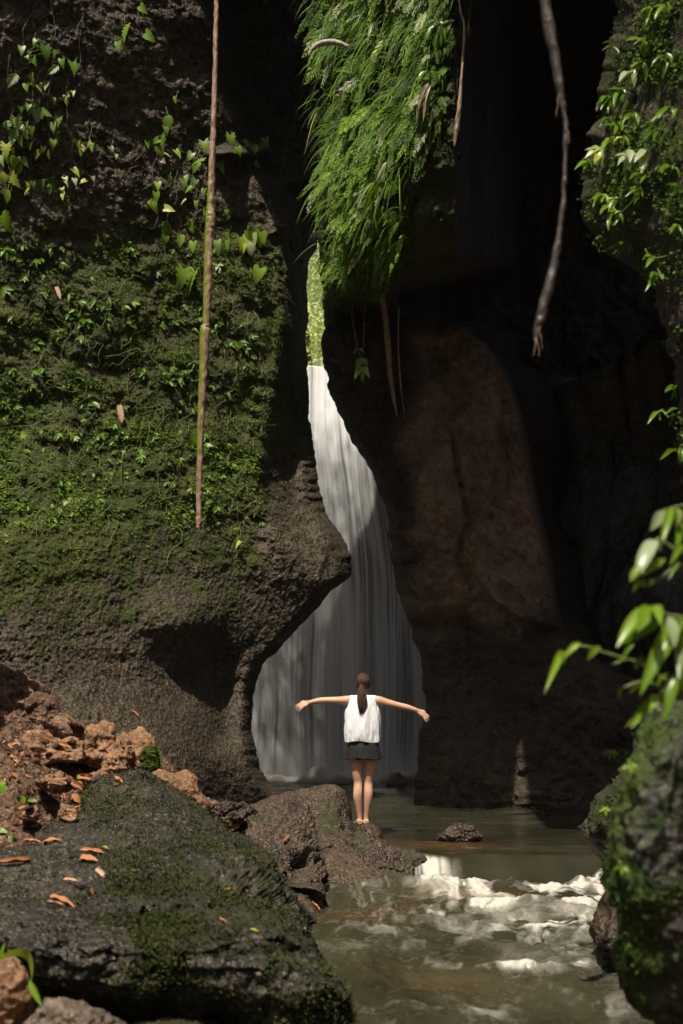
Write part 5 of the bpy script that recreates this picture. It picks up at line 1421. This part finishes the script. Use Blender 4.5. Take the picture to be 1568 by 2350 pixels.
# ------------------------------------------------------------------ foreground shrub at the right
def shrub():
    D0 = 3.9
    c = lambda x, y: (x / 3.878 + 1230, y / 3.878 + 1138)
    groups = [("leafy_branch", "blurred pale-tipped leaf spray highest at the right edge", [(1140, 130, 1040, 285, 100, .88), (1195, 115, 1165, 270, 85, .6), (1240, 110, 1310, 215, 80, .9), (1320, 250, 1250, 380, 70, .5)],
               [[(1420, 60), (1330, 80), (1230, 105), (1140, 130)], [(1420, 160), (1320, 250)]]),
              ("leafy_branch", "blurred branch with whitish leaves above the big foreground leaves", [(1060, 400, 905, 595, 130, .9), (1155, 560, 935, 695, 85, .84), (930, 625, 835, 750, 75, .8), (935, 730, 862, 872, 42, .58), (975, 740, 945, 850, 48, .68), (1055, 740, 1005, 805, 50, .76), (1310, 440, 1210, 565, 65, .56), (1300, 600, 1200, 640, 40, .5)],
               [[(1420, 580), (1300, 620), (1200, 660), (1110, 740), (1055, 765)], [(1420, 560), (1230, 470), (1110, 385), (1060, 400)], [(1060, 470), (1000, 560), (930, 630)]]),
              ("leafy_branch", "blurred large bright green leaves at the right edge over the mossy rock", [(1120, 1080, 715, 1275, 165, .48), (985, 1000, 725, 1270, 115, .7), (1000, 985, 955, 1125, 120, .62), (1040, 985, 1120, 1095, 95, .86), (1290, 1080, 985, 1520, 150, .6), (1310, 1080, 1330, 1510, 140, .55), (1180, 1080, 1260, 1330, 110, .88),
                (1200, 1310, 1140, 1450, 80, .6), (1330, 1480, 1285, 1760, 115, .55), (1255, 1600, 1125, 1895, 115, .57), (1330, 1300, 1230, 1420, 80, .9)],
               [[(1440, 1180), (1300, 1080), (1180, 1060), (1040, 990)], [(1440, 1560), (1330, 1500), (1250, 1600)], [(1440, 1250), (1330, 1200), (1200, 1300)]]),
              ("leafy_branch", "thin blurred branch reaching left with small pale leaf tips", [(395, 1310, 250, 1395, 60, .72), (245, 1390, 148, 1525, 72, .84), (270, 1390, 235, 1510, 60, .82), (575, 1340, 428, 1440, 70, .82), (875, 1320, 740, 1440, 42, .5), (955, 1430, 880, 1545, 62, .42), (820, 1450, 700, 1470, 30, .5)],
               [[(1440, 1760), (1250, 1690), (1090, 1590), (930, 1490), (820, 1455), (600, 1390), (470, 1345), (330, 1330)]]),
              ("leafy_branch", "blurred low leaves drooping onto the mossy rock at the right", [(1175, 1590, 1055, 1645, 62, .8), (785, 1705, 688, 1815, 50, .58), (945, 1655, 888, 1725, 46, .84), (1095, 1775, 905, 1965, 100, .82), (1085, 1885, 1055, 2010, 70, .95), (985, 1880, 895, 1995, 72, .66), (1100, 1780, 1010, 1900, 60, .72)],
               [[(1440, 1900), (1290, 1790), (1150, 1740), (1095, 1770)], [(1290, 1790), (1100, 1690), (940, 1655), (785, 1705)], [(1150, 1740), (1090, 1820), (1085, 1885)]])]
    for gi, (nm, lab, leaves, stems) in enumerate(groups):
        D = D0 - 0.12 * (gi % 3)
        u0, v0 = c(*stems[0][0])
        root = empty(nm, V3(u0, v0, D + 0.15)); tag(root, lab, "branch", "leafy branches in the right foreground")
        for (bx, by_, tx, ty, w, t) in leaves:
            b = V3(*c(bx, by_), D + rng.normal(0, 0.04)); e = V3(*c(tx, ty), D + rng.normal(-0.06, 0.05))
            t = 0.68 if 0.78 <= t < 0.875 else 0.92 if t >= 0.875 else t
            w = w * 1.05
            put(random.choice(LEAF["oval" if w > 110 else "lance"]), leaf_matrix(b, e, w / 3.878 / F * D, face=(rng.normal(0, .25), -0.75, 0.65 + rng.normal(0, .15))), t, root)
        for st in stems:
            pts = np.array([list(V3(*c(x, y), D + 0.02) - root.location) for x, y in st])
            link("stem", tube_mesh("stem", smooth_path(pts, 24), 0.0045, 7), MAT["stem"], root)
    for (u, v, d, lab) in ((1447, 1752, 4.3, "small bright sprig left of the blurred mossy rock"), (1386, 1853, 7.3, "small bright sprig on the brow of the undercut rock"), (1426, 1985, 4.3, "tiny bright leaves beside the undercut hollow"), (1402, 1722, 15.6, "small yellowish tuft on the dark right cliff")):
        root = empty("sprig", V3(u, v, d)); tag(root, lab, "sprig", "sprigs at the right bank")
        for k in range(5):
            a = -1.3 + 0.65 * k + rng.normal(0, .15)
            L = 20
            put(random.choice(LEAF["lance"]), leaf_matrix(V3(u, v, d), V3(u - L * math.sin(-a), v + L * abs(math.cos(a)) * 0.8 + 4, d - 0.03), 9 / F * d), .62 + rng.normal(0, .08), root)
        link("stem", tube_mesh("stem", [(0, 0.05, 0.01), (0, 0.02, 0.01), (0, 0, 0)], 0.004, 5), MAT["stem"], root)
shrub()

# ------------------------------------------------------------------ trees beyond the waterfall
def tree(name, x, y, z, h, crown_r, nleaf, tint, label, seed, mat=None, lo=0.25):
    r = np.random.default_rng(seed)
    root = empty(name, (x, y, z)); tag(root, label, "tree", "trees above the waterfall")
    tr = smooth_path(np.array([(0, 0, -0.3), (0.1 * r.normal(), 0.1, h * 0.3), (0.25 * r.normal(), 0, h * 0.65), (0.3 * r.normal(), 0, h)]), 20)
    link("trunk", tube_mesh("trunk", tr, np.linspace(0.16, 0.05, 20), 10, 0.01, seed), MAT["twig"], root)
    cc = np.array([[r.normal(0, crown_r * 0.55), r.normal(0, crown_r * 0.4), h * r.uniform(lo, 1.05)] for _ in range(16)])
    i = r.integers(0, 16, nleaf)
    C = cc[i] + r.normal(0, crown_r * 0.28, (nleaf, 3))
    L = r.uniform(0.07, 0.15, nleaf)
    V, T, A = leaf_cloud(C, r.normal(0, 1, (nleaf, 3)), r.normal(0, 0.6, (nleaf, 3)) + [0, -0.4, 0.8], L, L * 0.5, np.clip(r.normal(tint - 0.10, 0.10, nleaf), 0.3, 0.91))
    link("crown", mesh_np("crown", V, T, False, {"tint": A}), mat or MAT["foliage"], root)
def added_shade_trees():
    """leafy trees added out of view on the cliff rim; their crowns filter the sun that falls into the chamber"""
    for k, (x0, lab) in enumerate(((-3.1, "left unseen tree added above the cliff to dapple the waterfall"), (-0.9, "right unseen tree added above the cliff to dapple the waterfall"))):
        r = np.random.default_rng(640 + k)
        root = empty("added_shade_tree", (x0, 14.9, 11.6)); tag(root, lab, "tree", "unseen trees added to filter the sun")  # added out of frame to dapple the sun on the fall
        tr = smooth_path(np.array([(0, 0, -0.4), (0.1, 0.05, 2.5), (-0.1, -0.05, 5.0), (0.05, 0, 9.5)]), 24)
        link("trunk", tube_mesh("trunk", tr, np.linspace(0.17, 0.04, 24), 10, 0.01, k), MAT["twig"], root)
        n = 17000
        z = 3.2 + 8.2 * r.beta(1.15, 2.3, n)
        wz = 1.25 * (1 - 0.35 * (z - 3.2) / 8.2)
        C = np.stack([r.normal(0, 1, n) * wz * 0.8, r.normal(0, 1, n) * wz * 0.45, z], -1)
        L = r.uniform(0.05, 0.10, n)
        V, T, A = leaf_cloud(C, r.normal(0, 1, (n, 3)), r.normal(0, 0.6, (n, 3)) + [0, -0.4, 0.8], L, L * 0.5, np.clip(r.normal(0.5, 0.08, n), 0.2, 0.8))
        link("crown", mesh_np("crown", V, T, False, {"tint": A}), MAT["foliage"], root)
tree("tree", -0.9, 26.5, 8.3, 5.5, 1.7, 9000, 0.87, "sunlit yellow-green tree straight above the waterfall lip", 601, MAT["overlit_foliage"])
tree("tree", -0.1, 29.5, 9.5, 6.5, 2.2, 9000, 0.86, "taller sunlit green tree behind the waterfall", 602, MAT["overlit_foliage"])
tree("tree", -2.2, 29.0, 9.3, 6.5, 2.2, 7000, 0.86, "sunlit tree behind the left wall of the slot", 603, MAT["overlit_foliage"])
added_shade_trees()

# ------------------------------------------------------------------ moss tufts on rocks
def tufts(name, rname, n, tint, label, thr=0.25, size=(0.012, 0.028), nscale=3.0, bias=0.0, mat=None):
    V, at, cz = ROCKS[rname]
    fr = (cz > -0.25)[:, None] & (at > -9)
    pts = V[fr]; a = at[fr]
    i = rng.integers(0, len(pts), n)
    p = pts[i] + rng.normal(0, 0.012, (n, 3))
    nz = fbm(p * nscale, 4, 0.6, seed=777)
    keep = rng.random(n) < np.clip((a[i] - thr) * 1.2 + 0.9 * nz + bias, 0, 1)
    p = p[keep]; nz = nz[keep]; k = len(p)
    L = rng.uniform(size[0], size[1], k)
    cloud_obj(name, [leaf_cloud(p, np.stack([rnd(k), rnd(k, -1, 0.2), rnd(k, -0.2, 1)], -1), rvec(k) * 0.6 + [0, -0.5, 0.7], L, L * 0.6, np.clip(tint + 0.10 * nz + rng.normal(0, 0.07, k), 0.02, 0.8))], mat or MAT["moss"], label=label, cat="moss", kind="stuff")
tufts("boulder_moss", "mossy_boulder", 120000, 0.16, "dark moss tufts over the huge foreground boulder", thr=0.30, bias=0.08, mat=MAT["olive"])
tufts("right_rock_moss", "mossy_rock", 20000, 0.26, "bright green moss tufts on the blurred right rock", thr=0.45, size=(0.008, 0.018), bias=0.05)
tufts("cap_moss", "moss_capped_rock", 6000, 0.48, "green moss cap on the rounded brown rock", thr=0.9, size=(0.012, 0.022), bias=0.45)
tufts("brow_moss", "undercut_rock", 14000, 0.40, "moss on the brow of the undercut right rock", thr=0.5, size=(0.010, 0.020), bias=0.05)
tufts("ledge_moss", "ledge_rock", 16000, 0.16, "dark moss tufts on the sloping ledge rock", thr=0.35, size=(0.010, 0.022), bias=-0.05, mat=MAT["olive"])

# ------------------------------------------------------------------ thin vines joining the climbing leaves
def vines():
    vs, ts, off = [], [], 0
    for (u0, v0, u1, v1) in [(60, -40, 80, 260), (120, -30, 112, 330), (30, 120, 22, 470), (95, 160, 60, 420), (180, -40, 182, 160), (150, 200, 175, 440), (205, 280, 190, 420), (285, -30, 345, 120), (380, 250, 352, 520), (420, 320, 385, 600), (455, 330, 470, 640),
                             (470, 345, 615, 325), (500, 520, 600, 600), (560, 540, 600, 660), (330, 320, 300, 420), (400, 460, 436, 660)]:
        n = 9
        t = np.linspace(0, 1, n)
        uu = u0 + (u1 - u0) * t + rng.normal(0, 7, n); vv = v0 + (v1 - v0) * t + rng.normal(0, 5, n)
        w = P(uu, vv, D_left(uu, vv) - 0.05)
        V, q, t_ = tube_geo(smooth_path(w, 40), 0.0045, 5)
        vs.append(V); ts.append(np.concatenate([tris(q), t_]) + off); off += len(V)
    tag(link("vine_stems", mesh_np("vine_stems", np.concatenate(vs), np.concatenate(ts)), MAT["twig"]), "thin brown vine stems joining the climbing leaves", "vines", kind="stuff")
vines()

# ------------------------------------------------------------------ fallen leaves, stones on the bank
MAT["dry"] = stem_mat("dry_leaf", (0.30, 0.11, 0.035), (0.50, 0.22, 0.085))
MAT["dry_pale"] = stem_mat("pale_dry_leaf", (0.42, 0.24, 0.15), (0.60, 0.40, 0.28))
bpy.context.view_layer.update()
DG = bpy.context.evaluated_depsgraph_get()
HITNAME = ['']
def hit(u, v, dmin=0.5):
    """where the ray toward (u, v) meets what has been built so far"""
    o = Vector((0, 0, CAMZ)); d = (V3(u, v, 1.0) - o).normalized()
    for _ in range(12):
        ok, loc, nrm, idx, ob, mx = SC.ray_cast(DG, o, d)
        if not ok or (ob.get('kind') != 'stuff' and ob.name.split('.')[0] not in ('seedling', 'leaf', 'stem')): break
        o = loc + d * 0.004
    if ok and nrm.dot(d) > 0: nrm = -nrm
    HITNAME[0] = ob.name if ok else ''
    return (loc, nrm) if ok else (None, None)
def wall_leaf(u, v, L, ang, label):
    d = float(D_left(u, v)) - 0.13
    b = V3(u - L * 0.5 * math.cos(ang), v - L * 0.5 * math.sin(ang), d); t = V3(u + L * 0.5 * math.cos(ang), v + L * 0.5 * math.sin(ang), d - 0.02)
    tag(put(PALE_DRY[0], leaf_matrix(b, t, (t - b).length * 0.34, face=(0.1, -0.8, 0.6)), 0.6, None, "fallen_leaf"), label, "leaf")
STRIP_DRY = [mk("dry_leaf", leaf_geo("strip", 0.3, 0.12, wavy=0.03, seed=i)) for i in range(2)]
for me_ in STRIP_DRY: me_.materials.append(MAT["dry"])
LANCE_DRY = [mk("dry_leaf", leaf_geo("lance", 0.3, 0.25, wavy=0.03, seed=i)) for i in range(2)]
for me_ in LANCE_DRY: me_.materials.append(MAT["dry"])
PALE_DRY = [mk("dry_leaf", leaf_geo("strip", 0.3, 0.1, wavy=0.02, seed=4))]
PALE_DRY[0].materials.append(MAT["dry_pale"])
GREEN_FALL = [mk("fallen_leaf", leaf_geo("oval", 0.15, 0.3, wavy=0.03, seed=i)) for i in range(2)]
for me_ in GREEN_FALL: me_.materials.append(MAT["leaf"])
def fallen(u, v, L, ang, wr, meshes, label, tint=0.6, lift=0.02, group=None, cat="leaf", only=None):
    loc, nrm = hit(u, v)
    if loc is None or (only and only not in HITNAME[0]): return
    d = loc.y
    e = Vector((math.cos(ang), 0, -math.sin(ang)))
    e = e - nrm * e.dot(nrm); e.normalize()
    ln = L / F * d
    b = loc - e * ln * 0.5 + nrm * lift; t = loc + e * ln * 0.5 + nrm * (lift + 0.01)
    o = put(random.choice(meshes), leaf_matrix(b, t, ln * wr, face=nrm + Vector((0, -0.25, 0.1))), tint, None, "fallen_leaf")
    return tag(o, label, cat, group)
wall_leaf(277, 950, 40, 1.4, "pale orange dry leaf stuck low on the mossy left cliff")
wall_leaf(134, 672, 28, 1.2, "small orange dry leaf stuck higher on the left cliff")
fallen(310, 1640, 20, 0.7, 0.25, STRIP_DRY, "orange leaf sliver on the grey rock above the moss-capped rock")
fallen(205, 1962, 62, 3.1, 0.20, STRIP_DRY, "orange strip leaf lying highest on the big boulder")
fallen(205, 1978, 42, 0.5, 0.42, STRIP_DRY, "crumpled orange-brown leaf just below the strip leaf")
fallen(243, 1952, 20, 1.3, 0.5, GREEN_FALL, "small yellow leaf at the end of the orange strip leaf", tint=.84)
fallen(140, 2078, 60, 0.05, 0.42, STRIP_DRY, "torn orange leaf lying on the left of the big boulder")
fallen(128, 2085, 50, 0.75, 0.10, PALE_DRY, "thin pale twig across the torn orange leaf", cat="twig")
fallen(218, 2045, 26, 1.2, 0.42, STRIP_DRY, "small orange leaf scrap in the middle of the boulder's left half")
fallen(163, 2028, 34, 0.15, 0.24, PALE_DRY, "whitish curled leaf near the torn orange leaf")
fallen(235, 2008, 36, 0.8, 0.32, PALE_DRY, "pale bark scrap below the crumpled orange leaf", cat="bark")
fallen(120, 1935, 48, 0.8, 0.34, LANCE_DRY, "dark brown curled leaf at the upper left of the boulder")
fallen(28, 1985, 80, 2.4, 0.14, STRIP_DRY, "long orange leaf blade at the left edge of the boulder")
fallen(75, 1938, 40, 0.1, 0.22, STRIP_DRY, "orange leaf scrap where soil meets the boulder")
fallen(28, 1928, 24, 1.3, 0.5, GREEN_FALL, "bright green leaf standing at the left edge above the boulder", tint=.45)
fallen(376, 1995, 14, 0.6, 0.4, GREEN_FALL, "tiny green leaf on the mossy middle of the boulder", tint=.45)
fallen(360, 2295, 15, 1.2, 0.6, GREEN_FALL, "tiny yellow leaf low on the boulder", tint=.84)
fallen(583, 2142, 20, 0.9, 0.4, GREEN_FALL, "yellow leaf on the right flank of the boulder", tint=.83)
fallen(530, 2050, 26, 1.1, 0.18, STRIP_DRY, "thin yellow-brown straw on the right side of the boulder", cat="straw")
fallen(512, 2120, 24, 1.2, 0.18, STRIP_DRY, "thin brown straw left of the yellow leaf on the boulder", cat="straw")
fallen(190, 1758, 30, 1.2, 0.75, GREEN_FALL, "bright lime leaf below the pointed brown rock", tint=.66, lift=0.04)
fallen(190, 1785, 20, 0.2, 0.6, GREEN_FALL, "small pale green leaf on orange litter below the lime leaf", tint=.72, lift=0.03)
fallen(45, 1840, 26, 2.4, 0.6, GREEN_FALL, "bright lime leaf on the soil at the left", tint=.66, lift=0.03)
fallen(78, 1842, 26, 0.2, 0.35, GREEN_FALL, "olive leaf right of the lime leaf on the soil", tint=.5, lift=0.03)
fallen(5, 1820, 34, 1.4, 0.6, GREEN_FALL, "bright green leaf at the left frame edge on the soil", tint=.58, lift=0.04)
fallen(8, 1795, 26, 0.1, 0.4, GREEN_FALL, "yellow leaf at the left frame edge above the green one", tint=.83, lift=0.04)
fallen(6, 1915, 30, 0.5, 0.5, GREEN_FALL, "lime leaf at the left frame edge on the lower soil", tint=.64, lift=0.04)
fallen(165, 1800, 60, 0.5, 0.22, STRIP_DRY, "long orange leaf lying on the soil below the brown rocks", lift=0.03)
fallen(205, 1785, 45, 0.1, 0.3, STRIP_DRY, "orange-red leaf on the soil beside the boulder", lift=0.03)
fallen(150, 1715, 40, 0.4, 0.2, STRIP_DRY, "thin brown leaf on the long low rock", lift=0.03)
fallen(175, 1835, 28, 0.9, 0.6, LANCE_DRY, "tan leaf on the soil close to the boulder's shoulder", lift=0.03)
fallen(272, 1795, 34, 1.2, 0.25, STRIP_DRY, "orange leaf tucked under the pointed brown rock", lift=0.02)
fallen(735, 2080, 40, 0.9, 0.16, PALE_DRY, "pinkish dry leaf low on the wet ledge rock")
fallen(722, 2085, 26, 2.0, 0.2, STRIP_DRY, "orange leaf beside the pinkish dry leaf on the ledge")
fallen(660, 1930, 30, 2.5, 0.25, STRIP_DRY, "orange leaf caught in the cracked wet rock")
fallen(535, 1892, 46, 0.2, 0.3, STRIP_DRY, "orange leaf litter below the small dark stone")
# curled yellow-green leaf in the corner
corner = empty("curled_plant", V3(15, 2210, 5.2)); tag(corner, "curled yellow-green leaf arching over the round brown stone", "plant")
cm = mk("leaf", leaf_geo("strip", 0.25, 0.0)); cm.materials.append(MAT["leaf_gloss"])
ribbon = smooth_path(np.array([list(V3(a, b, 5.2)) for a, b in [(-12, 2205), (20, 2190), (50, 2186), (68, 2200), (74, 2230), (70, 2262)]]), 24)
wd = np.interp(np.linspace(0, 1, 24), [0, .3, .7, 1], [0.02, 0.03, 0.034, 0.006])
off = np.array([0.35, -0.6, 0.7]); off /= np.linalg.norm(off)
Vr = np.stack([ribbon - off * wd[:, None], ribbon + np.array([0, -0.008, 0.008]), ribbon + off * wd[:, None]], 1) - np.array(corner.location)
o = link("leaf", mesh_np("leaf", Vr.reshape(-1, 3), grid_faces(24, 3)), MAT["leaf_gloss"], corner); o["tint"] = 0.76
put(random.choice(LEAF["lance"]), leaf_matrix(V3(68, 2250, 5.15), V3(95, 2310, 5.1), 16 / F * 5.2), .68, corner)
put(random.choice(LEAF["lance"]), leaf_matrix(V3(0, 2205, 5.15), V3(7, 2165, 5.15), 9 / F * 5.2), .58, corner)

# stones and clods on the bank -------------------------------------------------
def stone_mesh(seed, mat):
    r = np.random.default_rng(seed)
    n, m = 12, 18
    ph = np.linspace(0.03, np.pi - 0.03, n); th = np.linspace(0, 2 * np.pi, m, endpoint=False)
    A, B = np.meshgrid(ph, th, indexing='ij')
    V = np.stack([np.sin(A) * np.cos(B), np.sin(A) * np.sin(B), np.cos(A)], -1)
    V = V * (1 + 0.28 * fbm(V * 1.3, 3, seed=seed) + 0.10 * ridge(V * 2.2, 2, seed=seed + 1))[..., None] * np.array([r.uniform(0.8, 1.25), r.uniform(0.7, 1.1), r.uniform(0.5, 0.8)])
    me = mesh_np("stone", V.reshape(-1, 3), grid_faces(n, m, True), True, {"moss": np.zeros(n * m)})
    me.materials.append(mat)
    return me
STONES = [stone_mesh(700 + i, MAT[k]) for i, k in enumerate(["earth_rock", "soil", "earth_rock", "soil", "grey_rock", "earth_rock"])]
def stones():
    cnt = 0; tries = 0
    used = []
    while cnt < 95 and tries < 1500:
        tries += 1
        u, v = rng.uniform(0, 300), rng.uniform(1700, 1990)
        if v > 1890 - 0.35 * u + 60: continue
        s = rng.choice([rng.uniform(5, 9), rng.uniform(9, 17), rng.uniform(17, 26)], p=[.55, .35, .10])
        if any(math.hypot(u - a, v - b) < (s + c) * 0.7 for a, b, c in used): continue
        loc, nrm = hit(u, v)
        if loc is None or loc.y < 7.4: continue
        used.append((u, v, s))
        r = s * 0.5 / F * loc.y
        o = bpy.data.objects.new("stone", STONES[rng.integers(0, 6)]); COL.objects.link(o)
        o.location = loc + nrm * r * 0.15
        o.scale = (r, r, r); o.rotation_euler = (rng.normal(0, .4), rng.normal(0, .4), rng.uniform(0, 6.3))
        tag(o, "small earthy stone among the loose stones on the brown soil bank", "stone", "loose stones on the soil bank")
        cnt += 1
    o = None
stones()

def scraps():
    k = 0; n = 0
    while n < 28 and k < 900:
        k += 1
        u, v = rng.uniform(0, 330), rng.uniform(1700, 1985)
        if v > 1950 - 0.35 * u: continue
        kind = rng.random()
        ms = STRIP_DRY if kind < .45 else LANCE_DRY if kind < .7 else PALE_DRY if kind < .9 else GREEN_FALL
        o = fallen(u, v, rng.uniform(9, 24), rng.uniform(0, 3.1), rng.uniform(.25, .5), ms, "dry leaf scrap among the litter on the brown soil bank" if ms is not GREEN_FALL else "small fresh leaf among the litter on the brown soil bank", tint=rng.uniform(.6, .85), lift=0.015, group="leaf litter on the soil bank", only="soil_bank")
        n += o is not None
scraps()

# ------------------------------------------------------------------ thin haze added to lift the darkest tones
def haze():
    m = M("added_haze")
    vol = m.n("VolumePrincipled", {"Color": (0.95, 0.95, 0.86), "Density": 0.0002, "Anisotropy": 0.0}).outputs[0]
    m.t.links.new(vol, m.out.inputs["Volume"])
    v = np.array([(x, y, z) for z in (-2.0, 27.0) for y in (-14.0, 42.0) for x in (-15.0, 15.0)])
    f = np.array([[0, 2, 3, 1], [4, 5, 7, 6], [0, 1, 5, 4], [2, 6, 7, 3], [0, 4, 6, 2], [1, 3, 7, 5]])
    o = link("haze", mesh_np("haze", v, f, False), m.m)
    tag(o, "thin haze added to lift the dark tones of the gorge", "haze", kind="stuff")
haze()
